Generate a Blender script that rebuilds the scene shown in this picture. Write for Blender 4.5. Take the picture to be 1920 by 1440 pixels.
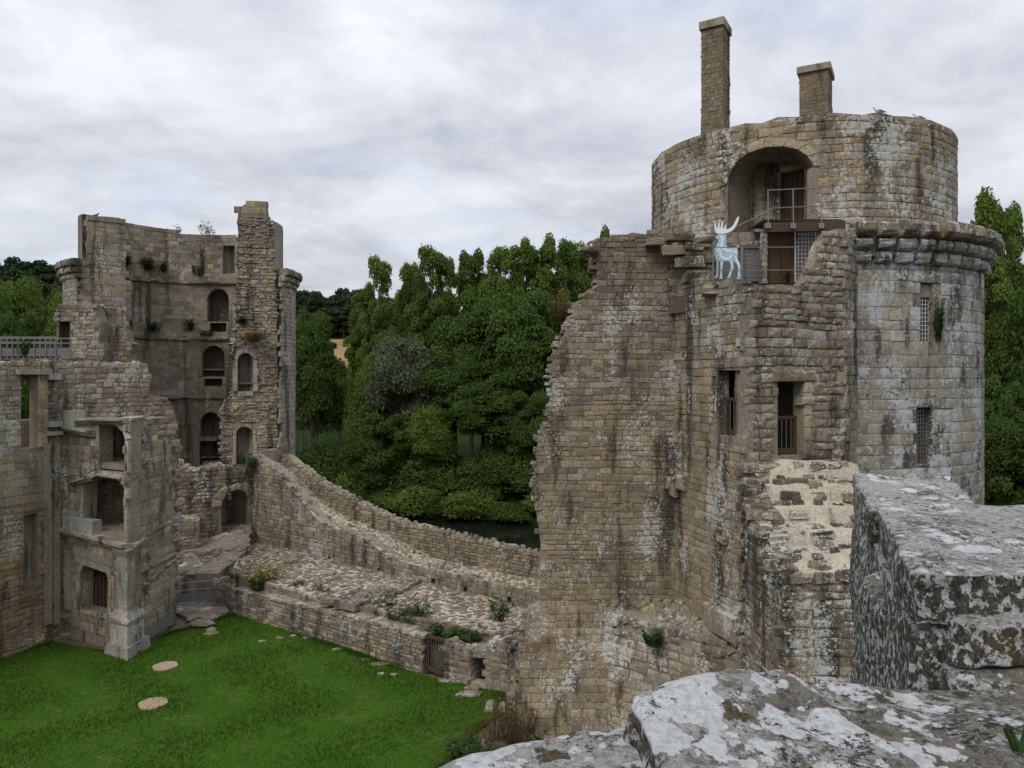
import bpy, bmesh, math, random
import numpy as np
from mathutils import Vector, Matrix, noise
from mathutils.geometry import delaunay_2d_cdt
R = math.radians
for o in list(bpy.data.objects): bpy.data.objects.remove(o)
scn = bpy.context.scene
COL = scn.collection
EYE, F, HZ = 11.0, 1478.0, 700.0     # eye height above the lawn, focal length and horizon row in pixels of the photograph

# ------------------------------------------------------------------ camera, sky, sun, exposure
cam = bpy.data.cameras.new('camera'); cam_o = bpy.data.objects.new('camera', cam); COL.objects.link(cam_o)
cam_o.location = (0, 0, EYE); cam_o.rotation_euler = (R(90), 0, 0)
cam.sensor_width = 36; cam.lens = F/1920*36; cam.shift_y = -20/1920
cam.clip_start = .05; cam.clip_end = 3000
scn.camera = cam_o
scn.render.resolution_x, scn.render.resolution_y = 1024, 768
scn.view_settings.view_transform = 'Standard'; scn.view_settings.look = 'None'
scn.view_settings.exposure = 0.24; scn.view_settings.gamma = 1
try: scn.view_settings.use_curve_mapping = False
except Exception: pass
scn.render.engine = 'CYCLES'
scn.cycles.max_bounces = 5; scn.cycles.diffuse_bounces = 3; scn.cycles.transparent_max_bounces = 6
scn.cycles.use_denoising = True
SUN_EL, SUN_AZ = 48, 215             # degrees; azimuth clockwise from +Y

class NT:
    """short-hand for building node trees"""
    def __init__(s, tree): s.t = tree; tree.nodes.clear()
    def n(s, typ, **kw):
        nd = s.t.nodes.new(typ)
        for k, v in kw.items():
            if k.startswith('_'): setattr(nd, k[1:], v)
        for k, v in kw.items():
            if k.startswith('_'): continue
            key = int(k[1:]) if k[0] == 'i' and k[1:].isdigit() else k
            sock = nd.inputs[key]
            if isinstance(v, bpy.types.NodeSocket): s.t.links.new(v, sock)
            else: sock.default_value = v
        return nd
    def math(s, op, a, b=0.0, clamp=False):
        return s.n('ShaderNodeMath', _operation=op, i0=a, i1=b, _use_clamp=clamp).outputs[0]
    def mix(s, f, a, b, blend='MIX'):
        nd = s.n('ShaderNodeMix', _data_type='RGBA', _blend_type=blend, _clamp_factor=True)
        for k, v in ((0, f), (6, a), (7, b)):
            if isinstance(v, bpy.types.NodeSocket): s.t.links.new(v, nd.inputs[k])
            else: nd.inputs[k].default_value = v if k == 0 else (*v, 1) if len(v) == 3 else v
        return nd.outputs[2]
    def ramp(s, f, lo, hi, a=0.0, b=1.0):
        return s.n('ShaderNodeMapRange', i0=f, i1=lo, i2=hi, i3=a, i4=b).outputs[0]
    def noise(s, vec, scale, detail=4, rough=.55, dist=0.0):
        return s.n('ShaderNodeTexNoise', Vector=vec, Scale=scale, Detail=detail, Roughness=rough, Distortion=dist).outputs['Fac']
    def scale(s, vec, xyz):
        return s.n('ShaderNodeVectorMath', _operation='MULTIPLY', i0=vec, i1=xyz).outputs[0]

w = bpy.data.worlds.new('World'); scn.world = w; w.use_nodes = True
T = NT(w.node_tree)
sky = T.n('ShaderNodeTexSky', _sky_type='NISHITA', _sun_disc=False, _sun_elevation=R(SUN_EL), _sun_rotation=R(SUN_AZ))
g = T.n('ShaderNodeTexCoord').outputs['Generated']
sep = T.n('ShaderNodeSeparateXYZ', i0=g)
zz = T.math('ADD', T.math('MAXIMUM', sep.outputs[2], 0.0), .22)
flat = T.n('ShaderNodeCombineXYZ', i0=T.math('DIVIDE', sep.outputs[0], zz), i1=T.math('DIVIDE', sep.outputs[1], zz), i2=3.7).outputs[0]
flat = T.scale(flat, (1.0, 1.05, 1.0))
n1 = T.noise(flat, 2.1, 10, .60, .25)
n2 = T.noise(T.n('ShaderNodeVectorMath', _operation='ADD', i0=flat, i1=(7.3, 2.1, 0)).outputs[0], .55, 4, .5)
shade = T.ramp(T.math('ADD', T.math('MULTIPLY', n1, .62), T.math('MULTIPLY', n2, .38)), .40, .60)
cloud = T.mix(shade, (3.9, 4.15, 4.85), (6.5, 6.65, 7.1))
gap = T.ramp(T.noise(T.n('ShaderNodeVectorMath', _operation='ADD', i0=flat, i1=(1.1, 3.4, 1.0)).outputs[0], .8, 6, .55), .54, .68)
col = T.mix(T.math('MULTIPLY', gap, .45), cloud, T.mix(1.0, sky.outputs[0], (1.6, 1.6, 1.6), 'MULTIPLY'))
lift = T.ramp(sep.outputs[2], .0, 1.0, .92, 1.75)      # overcast sky: brighter towards the zenith
col = T.mix(1.0, col, T.n('ShaderNodeCombineColor', i0=lift, i1=lift, i2=lift).outputs[0], 'MULTIPLY')
bg = T.n('ShaderNodeBackground', Color=col, Strength=.1)
T.t.links.new(bg.outputs[0], T.n('ShaderNodeOutputWorld').inputs[0])

sun = bpy.data.lights.new('sun', 'SUN'); sun_o = bpy.data.objects.new('sun', sun); COL.objects.link(sun_o)
sun.energy = 1.25; sun.angle = R(28); sun.color = (1, .96, .9)
sv = Vector((math.sin(R(SUN_AZ))*math.cos(R(SUN_EL)), math.cos(R(SUN_AZ))*math.cos(R(SUN_EL)), math.sin(R(SUN_EL))))
sun_o.rotation_euler = sv.to_track_quat('Z', 'Y').to_euler(); sun_o.location = (0, -20, 60)

# ------------------------------------------------------------------ materials
def new_mat(name):
    m = bpy.data.materials.new(name); m.use_nodes = True
    return m, NT(m.node_tree)
def finish(T, color, rough=.9, bump=None, bstr=.4, bdist=.02, metal=0.0, spec=.3, alpha=None):
    b = T.n('ShaderNodeBsdfPrincipled', Roughness=rough, Metallic=metal)
    b.inputs['Specular IOR Level'].default_value = spec
    if isinstance(color, bpy.types.NodeSocket): T.t.links.new(color, b.inputs['Base Color'])
    else: b.inputs['Base Color'].default_value = (*color, 1)
    if bump is not None:
        T.t.links.new(T.n('ShaderNodeBump', Strength=bstr, Distance=bdist, Height=bump).outputs[0], b.inputs['Normal'])
    T.t.links.new(b.outputs[0], T.n('ShaderNodeOutputMaterial').inputs[0])
    return b
def mat_stone(name, base=None, lichen=.4, dark=.4, white=(.62,.61,.55), moss=.15, lscale=6.0, bump=.6, streak=.25, orange=.1, bdist=.03, gain=1.0):
    m, T = new_mat(name)
    geo = T.n('ShaderNodeNewGeometry'); p = geo.outputs['Position']
    nz = T.n('ShaderNodeSeparateXYZ', i0=geo.outputs['True Normal']).outputs[2]
    c = T.n('ShaderNodeAttribute', _attribute_name='Col').outputs['Color'] if base is None else T.n('ShaderNodeRGB').outputs[0]
    if base is not None: c.node.outputs[0].default_value = (*base, 1)
    fine = T.noise(p, 16, 8, .75); big = T.noise(p, .5, 4, .6); grain = T.noise(p, 70, 3, .7)
    k = T.math('MULTIPLY', T.math('MULTIPLY', T.ramp(fine, .3, .7, .50*gain, 1.50*gain), T.ramp(big, .3, .7, .76, 1.22)), T.ramp(grain, .3, .7, .82, 1.18))
    c = T.mix(1.0, c, T.n('ShaderNodeCombineColor', i0=k, i1=k, i2=k).outputs[0], 'MULTIPLY')
    if orange > 0:          # rust and ochre stains
        om = T.ramp(T.noise(p, 1.3, 5, .6), .64 - orange*.12, .76); c = T.mix(T.math('MULTIPLY', om, .5), c, (.22, .125, .05))
    # black crust running down the face, broken up by fine pitting
    sv_ = T.scale(p, (1.5, 1.5, streak))
    dn = T.math('ADD', T.noise(sv_, 1.0, 6, .62), T.math('MULTIPLY', T.math('SUBTRACT', fine, .5), .55))
    c = T.mix(T.ramp(dn, .66 - dark*.25, .72 - dark*.2, 0, .86), c, (.046, .041, .033))
    c = T.mix(T.ramp(T.noise(p, 11, 7, .75), .60 - dark*.07, .64 - dark*.06, 0, .62), c, (.055, .050, .043))
    # lichen crust, thicker where it faces the sky: pale patches and small round spots
    lm = T.math('ADD', T.noise(p, .7, 4, .6), T.math('MULTIPLY', T.math('SUBTRACT', T.noise(sv_, 1.3, 4, .6), .5), .6))
    mk = T.math('ADD', T.math('MULTIPLY', T.math('SUBTRACT', lm, .5), .85), T.math('MULTIPLY', nz, .05))
    th = .77 - lichen*.36
    lc = T.mix(T.ramp(T.noise(p, 34, 5, .7), .35, .65), white, tuple(x*.55 for x in white))
    lf = T.math('ADD', T.noise(p, lscale*1.3, 8, .74, .3), mk)
    c = T.mix(T.ramp(lf, th, th+.03, 0, .88), c, lc)
    vd = T.n('ShaderNodeTexVoronoi', Vector=p, Scale=lscale*1.15, Randomness=1.0)
    spot = T.math('ADD', T.math('SUBTRACT', .30, vd.outputs['Distance']), T.math('ADD', T.math('MULTIPLY', mk, .9), T.math('MULTIPLY', T.math('SUBTRACT', fine, .5), .25)))
    c = T.mix(T.ramp(spot, .205-lichen*.24, .235-lichen*.24, 0, .85), c, lc)
    if moss > 0:
        mf = T.math('ADD', T.noise(p, 1.1, 5, .6), T.math('MULTIPLY', nz, .14))
        c = T.mix(T.ramp(mf, .70 - moss*.2, .84 - moss*.2, 0, .75), c, (.085, .072, .022))
    h = T.math('ADD', T.noise(p, 9, 8, .75), T.math('MULTIPLY', grain, .3))
    finish(T, c, .92, h, bump, bdist, spec=.15)
    return m
def mat_plain(name, col, rough=.8, var=.25, scale=8.0, bump=0.0, stretch=(1,1,1), spec=.3, metal=0.0, bdist=.01):
    m, T = new_mat(name)
    p = T.scale(T.n('ShaderNodeNewGeometry').outputs['Position'], stretch)
    f = T.noise(p, scale, 5, .6)
    k = T.ramp(f, .25, .75, 1-var, 1+var)
    rgb = T.n('ShaderNodeRGB'); rgb.outputs[0].default_value = (*col, 1)
    c = T.mix(1.0, rgb.outputs[0], T.n('ShaderNodeCombineColor', i0=k, i1=k, i2=k).outputs[0], 'MULTIPLY')
    finish(T, c, rough, f if bump else None, bump, bdist, metal, spec)
    return m
def mat_leaf(name, c0, c1, trans=.25):
    m, T = new_mat(name)
    a = T.n('ShaderNodeAttribute', _attribute_name='Col').outputs['Fac']
    rnd = T.n('ShaderNodeObjectInfo').outputs['Random']
    c = T.mix(T.math('ADD', T.math('MULTIPLY', a, .75), T.math('MULTIPLY', rnd, .25)), c0, c1)
    d = T.n('ShaderNodeBsdfPrincipled', Roughness=.6); d.inputs['Specular IOR Level'].default_value = .08
    T.t.links.new(c, d.inputs['Base Color'])
    tr = T.n('ShaderNodeBsdfTranslucent', Color=c)
    mx = T.n('ShaderNodeMixShader', i0=trans, i1=d.outputs[0], i2=tr.outputs[0])
    T.t.links.new(mx.outputs[0], T.n('ShaderNodeOutputMaterial').inputs[0])
    return m

# ------------------------------------------------------------------ objects
rng = random.Random(11)
def mesh_obj(name, verts, faces, mat, parent=None, loc=(0,0,0), cols=None, smooth=False, kind=None):
    me = bpy.data.meshes.new(name)
    me.from_pydata([tuple(v) for v in verts], [], faces)
    if cols is not None:
        at = me.color_attributes.new('Col', 'FLOAT_COLOR', 'POINT')
        at.data.foreach_set('color', np.asarray(cols, dtype=np.float32).ravel())
    me.materials.append(mat)
    if smooth: me.polygons.foreach_set('use_smooth', [True]*len(me.polygons))
    me.update()
    return link(name, me, parent, loc, kind)
def link(name, me, parent=None, loc=(0,0,0), kind=None):
    o = bpy.data.objects.new(name, me); COL.objects.link(o)
    if parent is not None: o.parent = parent
    o.location = loc
    if kind: o['kind'] = kind
    return o
def tag(o, label, cat, group=None):
    o['label'] = label; o['category'] = cat
    if group: o['group'] = group
    return o
def empty(name, loc, label=None, cat=None, group=None, kind=None):
    o = bpy.data.objects.new(name, None); COL.objects.link(o); o.location = loc; o.empty_display_size = .3
    if label: tag(o, label, cat, group)
    if kind: o['kind'] = kind
    return o
def recol(o, cols):
    at = o.data.color_attributes.get('Col') or o.data.color_attributes.new('Col', 'FLOAT_COLOR', 'POINT')
    n = len(o.data.vertices)
    at.data.foreach_set('color', np.tile(np.array((*cols, 1), np.float32), n)); return o

class MB:
    """collects simple shapes into one mesh"""
    def __init__(s): s.v = []; s.f = []
    def add(s, v, f):
        b = len(s.v); s.v += [tuple(x) for x in v]; s.f += [tuple(i+b for i in q) for q in f]
    def hexa(s, p):        # p: 4 bottom + 4 top corners
        s.add(p, [(3,2,1,0),(4,5,6,7),(0,1,5,4),(1,2,6,5),(2,3,7,6),(3,0,4,7)])
    def box(s, c, sx, sy, sz, rz=0.0):       # c: centre of the bottom
        ca, sa = math.cos(rz), math.sin(rz); P_ = []
        for z in (0, sz):
            for x, y in ((-1,-1),(1,-1),(1,1),(-1,1)):
                x, y = x*sx/2, y*sy/2
                P_.append((c[0]+x*ca-y*sa, c[1]+x*sa+y*ca, c[2]+z))
        s.hexa(P_)
    def bar(s, a, b, r, n=6, r2=None):
        a, b = Vector(a), Vector(b); d = (b-a).normalized()
        u = d.orthogonal().normalized(); w_ = d.cross(u); r2 = r if r2 is None else r2
        v = [a+(u*math.cos(t)+w_*math.sin(t))*r for t in [2*math.pi*i/n for i in range(n)]]
        v += [b+(u*math.cos(t)+w_*math.sin(t))*r2 for t in [2*math.pi*i/n for i in range(n)]]
        s.add(v, [(i,(i+1)%n,n+(i+1)%n,n+i) for i in range(n)]+[tuple(range(n))[::-1], tuple(range(n,2*n))])
    def tube(s, pts, rad, n=7):
        pts = [Vector(p) for p in pts]; rings = []
        for i, p in enumerate(pts):
            d = (pts[min(i+1,len(pts)-1)]-pts[max(i-1,0)]).normalized()
            u = d.cross(Vector((.3,.9,.2))).normalized(); w_ = d.cross(u); r = rad[i] if hasattr(rad,'__len__') else rad
            rings.append([p+(u*math.cos(t)+w_*math.sin(t))*r for t in [2*math.pi*k/n for k in range(n)]])
        v = [q for r_ in rings for q in r_]; f = []
        for i in range(len(pts)-1):
            for k in range(n): f.append((i*n+k, i*n+(k+1)%n, (i+1)*n+(k+1)%n, (i+1)*n+k))
        f += [tuple(range(n))[::-1], tuple(range((len(pts)-1)*n, len(pts)*n))]
        s.add(v, f)
    def ball(s, c, rx, ry, rz, n=8, m=6, jit=0.0):
        v = []; f = []
        for i in range(m+1):
            th = math.pi*i/m
            for k in range(n):
                ph = 2*math.pi*k/n; q = 1+rng.uniform(-jit, jit)
                v.append((c[0]+rx*q*math.sin(th)*math.cos(ph), c[1]+ry*q*math.sin(th)*math.sin(ph), c[2]+rz*q*math.cos(th)))
        for i in range(m):
            for k in range(n): f.append((i*n+k, (i+1)*n+k, (i+1)*n+(k+1)%n, i*n+(k+1)%n))
        s.add(v, f)
    def build(s, name, mat, parent=None, kind=None, smooth=False, col=None):
        if parent is not None: off = Vector(parent.matrix_world.translation) if False else world_loc(parent)
        else: off = Vector(np.mean(np.array(s.v), axis=0)); off.z = min(p[2] for p in s.v)
        c = None if col is None else np.tile(np.array((*col, 1), np.float32), len(s.v))
        if parent is None:
            return mesh_obj(name, [Vector(p)-off for p in s.v], s.f, mat, None, off, c, smooth, kind)
        ctr = Vector(np.mean(np.array(s.v), axis=0))
        return mesh_obj(name, [Vector(p)-ctr for p in s.v], s.f, mat, parent, ctr-off, c, smooth, kind)
def world_loc(o):
    l = Vector((0,0,0))
    while o is not None: l = l+Vector(o.location); o = o.parent
    return l

# ------------------------------------------------------------------ surfaces that masonry is laid on
def pix(px, py, Y): return Vector(((px-960)/F*Y, Y, EYE+(HZ-py)/F*Y))
class Plane:
    """vertical plane through two ground points; u runs to the right as the eye sees it, v is height, d points at the courtyard"""
    def __init__(s, a, b):
        s.a = Vector((a[0], a[1])); s.b = Vector((b[0], b[1])); s.dir = (s.b-s.a).normalized(); s.len = (s.b-s.a).length
        s.nrm = Vector((s.dir.y, -s.dir.x))
        if s.nrm.dot(-s.a) < 0: s.nrm = -s.nrm
    def pt(s, u, v, d=0.0):
        q = s.a+s.dir*u+s.nrm*d
        return Vector((q.x, q.y, v))
    def uv(s, px, py):
        k = (px-960)/F                       # x = k*y
        t = (k*s.a.y-s.a.x)/(s.dir.x-k*s.dir.y)
        y = s.a.y+s.dir.y*t
        return (t, EYE+(HZ-py)/F*y)
class Bat(Plane):
    """wall face that leans out towards its foot below height v0"""
    def __init__(s, a, b, v0, k): Plane.__init__(s, a, b); s.v0 = v0; s.k = k
    def pt(s, u, v, d=0.0): return Plane.pt(s, u, v, d+s.k*max(0.0, s.v0-v)**1.3)
    def uv(s, px, py):
        u, v = Plane.uv(s, px, py); a0 = s.a.copy()
        for _ in range(25): s.a = a0+s.nrm*s.k*max(0.0, s.v0-v)**1.3; u, v2 = Plane.uv(s, px, py); v = v*.6+v2*.4
        s.a = a0; return (u, v)
class Cyl:
    """round wall; inner=True is the concave far side"""
    def __init__(s, c, rad, inner=False):
        s.c = Vector(c); s.R = rad; s.inner = inner
        s.t = (-s.c).normalized(); s.r = Vector((-s.t.y, s.t.x))
        if s.r.x < 0: s.r = -s.r
    def pt(s, u, v, d=0.0):
        a = u/s.R
        q = s.c+(s.r*math.sin(a)-s.t*math.cos(a))*(s.R-d) if s.inner else s.c+(s.r*math.sin(a)+s.t*math.cos(a))*(s.R+d)
        return Vector((q.x, q.y, v))
    def uv(s, px, py):
        k = Vector(((px-960)/F, 1.0)); A = k.dot(k); B = -2*k.dot(s.c); C = s.c.dot(s.c)-s.R**2
        D = max(B*B-4*A*C, 0.0)
        y = (-B+(1 if s.inner else -1)*math.sqrt(D))/(2*A); q = k*y-s.c
        a = math.atan2(q.dot(s.r), (-1 if s.inner else 1)*q.dot(s.t))
        return (a*s.R, EYE+(HZ-py)/F*y)
class Patch:
    def __init__(s, fn, nrm=None): s.fn = fn; s.n = nrm
    def pt(s, u, v, d=0.0):
        p = Vector(s.fn(u, v))
        if s.n is not None: return p+s.n*d
        e = .02; a = Vector(s.fn(u+e, v))-p; b = Vector(s.fn(u, v+e))-p
        n = a.cross(b).normalized()
        return p+(n if n.z > 0 else -n)*d
def uvs(S, pts): return [S.uv(*p) for p in pts]
def inside(poly, u, v):
    r = False; n = len(poly)
    for i in range(n):
        x1, y1 = poly[i]; x2, y2 = poly[i-1]
        if (y1 > v) != (y2 > v) and u < (x2-x1)*(v-y1)/(y2-y1)+x1: r = not r
    return r
def arch(u0, u1, v0, v1, rise=None, n=8):
    """door or window outline with a round head"""
    rise = (u1-u0)/2 if rise is None else rise; c = (u0+u1)/2; hw = (u1-u0)/2
    return [(u0, v0), (u1, v0)]+[(c+hw*math.cos(math.pi*i/n), v1-rise+rise*math.sin(math.pi*i/n)) for i in range(n+1)]
def ragged(poly, amp=.12, step=.35, seed=0, keep=lambda p: False):
    """break straight edges into a crumbling outline"""
    rr = random.Random(seed); out = []
    for i, p in enumerate(poly):
        q = poly[(i+1) % len(poly)]; L = math.hypot(q[0]-p[0], q[1]-p[1]); n = max(1, int(L/step))
        for k in range(n):
            t = k/n; u = p[0]+(q[0]-p[0])*t; v = p[1]+(q[1]-p[1])*t
            if k and not (keep(p) and keep(q)): u += rr.uniform(-amp, amp); v += rr.uniform(-amp, amp)*.7
            out.append((u, v))
    return out
def slab(S, outline, holes=(), thick=.8, step=.45, rough=.03, d0=0.0, closed=True):
    """wall core: front and back sheets and all edges, with real openings. Returns verts, faces"""
    V = []; E = []
    def ring(poly):
        pts = []
        for i, p in enumerate(poly):
            q = poly[(i+1) % len(poly)]; L = math.hypot(q[0]-p[0], q[1]-p[1]); n = max(1, int(L/step))
            pts += [(p[0]+(q[0]-p[0])*k/n, p[1]+(q[1]-p[1])*k/n) for k in range(n)]
        b = len(V); V.extend(Vector(p) for p in pts); E.extend((b+i, b+(i+1) % len(pts)) for i in range(len(pts)))
    ring(outline)
    for h in holes: ring(h)
    us = [p[0] for p in outline]; vs = [p[1] for p in outline]
    nu = int((max(us)-min(us))/step); nv = int((max(vs)-min(vs))/(step*1.5))
    for i in range(nu):
        for j in range(nv):
            u = min(us)+(i+.5+.2*math.sin(j*7.1+i))*step; v = min(vs)+(j+.5+.2*math.sin(i*3.3+j*1.7))*step*1.5
            if inside(outline, u, v) and not any(inside(h, u, v) for h in holes): V.append(Vector((u, v)))
    vo, eo, fo = delaunay_2d_cdt(V, E, [], 0, 1e-4)[:3]
    keep = []
    for f in fo:
        u = sum(vo[i].x for i in f)/3; v = sum(vo[i].y for i in f)/3
        if inside(outline, u, v) and not any(inside(h, u, v) for h in holes): keep.append(tuple(f))
    if not keep: return [], []
    n = len(vo); verts = []
    for p in vo:
        verts.append(S.pt(p.x, p.y, d0+rough*noise.noise(Vector((p.x*1.7, p.y*1.7, 3)))))
    faces = list(keep)
    c = S.pt(*vo[keep[0][0]], d0)
    if closed:
        for p in vo: verts.append(S.pt(p.x, p.y, d0-thick))
        faces += [tuple(i+n for i in f[::-1]) for f in keep]
        cnt = {}
        for f in keep:
            for k in range(3):
                a, b = f[k], f[(k+1) % 3]; cnt[(a, b)] = 1
        for (a, b) in cnt:
            if (b, a) not in cnt: faces.append((b, a, a+n, b+n))
    used = sorted({i for f in faces for i in f}); mp = {o: i for i, o in enumerate(used)}
    return [verts[i] for i in used], [tuple(mp[i] for i in f) for f in faces]

# ------------------------------------------------------------------ stones
PAL = {
 'ochre': [(.32,.255,.165),(.30,.24,.16),(.27,.22,.155),(.34,.275,.185),(.28,.20,.12),(.23,.19,.14),(.26,.225,.175),(.31,.26,.19)],
 'grey':  [(.26,.235,.19),(.30,.275,.23),(.22,.195,.16),(.34,.315,.27),(.27,.225,.165),(.20,.18,.155),(.29,.25,.19)],
 'ashlar':[(.34,.325,.295),(.30,.285,.255),(.38,.37,.345),(.27,.25,.22),(.33,.30,.25),(.25,.23,.205)],
 'dark':  [(.17,.15,.125),(.145,.13,.11),(.20,.175,.145),(.22,.18,.14),(.16,.145,.125)],
 'brown': [(.22,.175,.125),(.19,.15,.11),(.25,.195,.135),(.17,.14,.11),(.21,.18,.14)],
 'cobble':[(.20,.165,.135),(.23,.19,.155),(.17,.145,.12),(.25,.21,.17),(.19,.16,.14),(.15,.125,.105)],
 'rubble':[(.25,.21,.165),(.29,.25,.20),(.21,.175,.135),(.18,.155,.125),(.32,.28,.225),(.26,.20,.13)],
 'buff':  [(.36,.30,.21),(.33,.27,.185),(.38,.325,.235),(.31,.26,.19)],
}
def pick(pal, rg):
    if isinstance(pal, str):
        L = PAL[pal]; c = L[int(rg.random()*len(L))]; m = [sum(x[i] for x in L)/len(L) for i in range(3)]; c = [c[i]*.5+m[i]*.5 for i in range(3)]
    else: c = pal
    k = rg.uniform(.80, 1.16); return (c[0]*k, c[1]*k*rg.uniform(.97, 1.03), c[2]*k*rg.uniform(.94, 1.06))
for _k in PAL: PAL[_k] = [(x*1.04, y*1.0, z*.92) for x, y, z in PAL[_k]]
class Thing:
    """one ruin: an Empty, its core meshes, and its stones (the 300 that show largest each an object, the rest one 'stuff' part)"""
    def __init__(s, name, loc, label=None, cat=None, mat=None, core=None, group=None, kind=None):
        s.root = empty(name, loc, label, cat, group, kind); s.loc = Vector(loc); s.mat = mat; s.core = core; s.st = []
    def wall(s, name, S, outline, holes=(), thick=.8, mat=None, **kw):
        kw.setdefault('d0', -.02); kw.setdefault('rough', .014)
        v, f = slab(S, outline, holes, thick, **kw)
        if not v: return None
        return mesh_obj(name, [p-s.loc for p in v], f, mat or s.core, s.root)
    def stone(s, v, f, col, mat=None):
        c = sum((Vector(p) for p in v), Vector())/len(v)
        s.st.append((v, f, col, c, mat))
    def quad(s, S, q, proud=.02, bev=.02, back=.06, rg=rng, col=None, pal='grey', jit=.006, bulge=.01, gap=.012, mat=None):
        cu = sum(p[0] for p in q)/4; cv = sum(p[1] for p in q)/4
        def sh(k):
            out = []
            for u, v in q:
                du, dv = u-cu, v-cv
                out.append((u-math.copysign(min(abs(du)*.6, k), du), v-math.copysign(min(abs(dv)*.6, k), dv)))
            return out
        a = sh(gap); b = sh(gap+bev)
        V = [S.pt(u, v, -back) for u, v in a]
        V += [S.pt(u+rg.uniform(-jit, jit), v+rg.uniform(-jit, jit), proud-bev*rg.uniform(.6, 1.1)) for u, v in a]
        V += [S.pt(u+rg.uniform(-jit, jit), v+rg.uniform(-jit, jit), proud+rg.uniform(-.4, .4)*jit) for u, v in b]
        V.append(S.pt(cu+rg.uniform(-1, 1)*jit, cv+rg.uniform(-1, 1)*jit, proud+bulge*rg.uniform(.2, 1.3)))
        f = [(0,1,5,4),(1,2,6,5),(2,3,7,6),(3,0,4,7),(4,5,9,8),(5,6,10,9),(6,7,11,10),(7,4,8,11),(8,9,12),(9,10,12),(10,11,12),(11,8,12)]
        s.stone(V, f, col or pick(pal, rg), mat)
    def courses(s, S, outline, holes=(), h=(.2,.3), w=(.3,.6), pal='grey', proud=(.0,.03), bev=.012, jit=.008, bulge=.006, gap=.007, seed=1,
                wob=.05, d0=0.0, skip=.03, miss=.0, mat=None, tilt=0.0, pmap=None):
        rg = random.Random(seed)
        us = [p[0] for p in outline]; vs = [p[1] for p in outline]; v = min(vs)-h[1]*.5
        holes = [grow(x, skip) for x in holes]
        while v < max(vs)+.3:
            hh = rg.uniform(*h); u = min(us)-rg.uniform(0, w[1])
            while u < max(us)+.2:
                ww = rg.uniform(*w); cu, cv = u+ww/2, v+hh/2
                off = wob*(noise.noise(Vector((cu*.45, cv*.6, seed)))) + tilt*(cu-min(us))
                if inside(outline, cu, cv+off) and rg.random() >= miss:
                    q = [(u, v+off), (u+ww, v+off), (u+ww, v+hh+off), (u, v+hh+off)]
                    m = [(cu+(a-cu)*.8, cv+off+(b-cv-off)*.8) for a, b in q]+[(cu, cv+off)]
                    bad = False
                    for hl in holes:
                        ins = [inside(hl, *p) for p in m]
                        if any(ins):
                            hu = [p[0] for p in hl]
                            if ins[1] and not ins[0] and not ins[4] and min(hu)-u > .1: q[1] = (min(hu), q[1][1]); q[2] = (min(hu), q[2][1])
                            elif ins[0] and not ins[1] and not ins[4] and u+ww-max(hu) > .1: q[0] = (max(hu), q[0][1]); q[3] = (max(hu), q[3][1])
                            else: bad = True
                    if not bad:
                        pl = pmap(cu, cv+off, rg) if pmap else pal
                        s.quad(S, q, d0+rg.uniform(*proud), bev, .11, rg, None, pl, jit, bulge, gap, mat)
                u += ww
            v += hh
    def frame(s, S, hole, wd=.25, proud=.04, depth=.0, pal='ashlar', step=.3, seed=3, bottom=False, bev=.012, mat=None):
        """dressed stones round an opening"""
        rg = random.Random(seed); n = len(hole); cx = sum(p[0] for p in hole)/n; cy = sum(p[1] for p in hole)/n; pts = []
        for i in range(n):
            p, q = hole[i], hole[(i+1) % n]
            if not bottom and abs(p[1]-q[1]) < .05 and p[1] < cy and abs(p[0]-q[0]) > .25: continue
            L = math.hypot(q[0]-p[0], q[1]-p[1])
            if L < .02: continue
            k = max(1, round(L/step)) if L > step*1.4 else 1
            nx, ny = (q[1]-p[1])/L, -(q[0]-p[0])/L
            if (nx*((p[0]+q[0])/2-cx)+ny*((p[1]+q[1])/2-cy)) < 0: nx, ny = -nx, -ny
            for j in range(k):
                a = (p[0]+(q[0]-p[0])*j/k, p[1]+(q[1]-p[1])*j/k); b = (p[0]+(q[0]-p[0])*(j+1)/k, p[1]+(q[1]-p[1])*(j+1)/k)
                W = wd*rg.uniform(.8, 1.25) if k > 1 else wd
                def out(pt):
                    if k > 1: return (pt[0]+nx*W, pt[1]+ny*W)
                    l = math.hypot(pt[0]-cx, pt[1]-cy); m2 = abs(nx)
                    ax, ay = pt[0]-cx, pt[1]-(cy if True else 0)
                    ay = pt[1]-min(cy, max(p_[1] for p_ in hole)-(max(p_[0] for p_ in hole)-min(p_[0] for p_ in hole))/2); l = math.hypot(ax, ay) or 1
                    return (pt[0]+ax/l*W, pt[1]+ay/l*W)
                s.quad(S, [a, b, out(b), out(a)], proud, bev, .1+depth, rg, None, pal, .004, .006, .006, mat)
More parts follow.
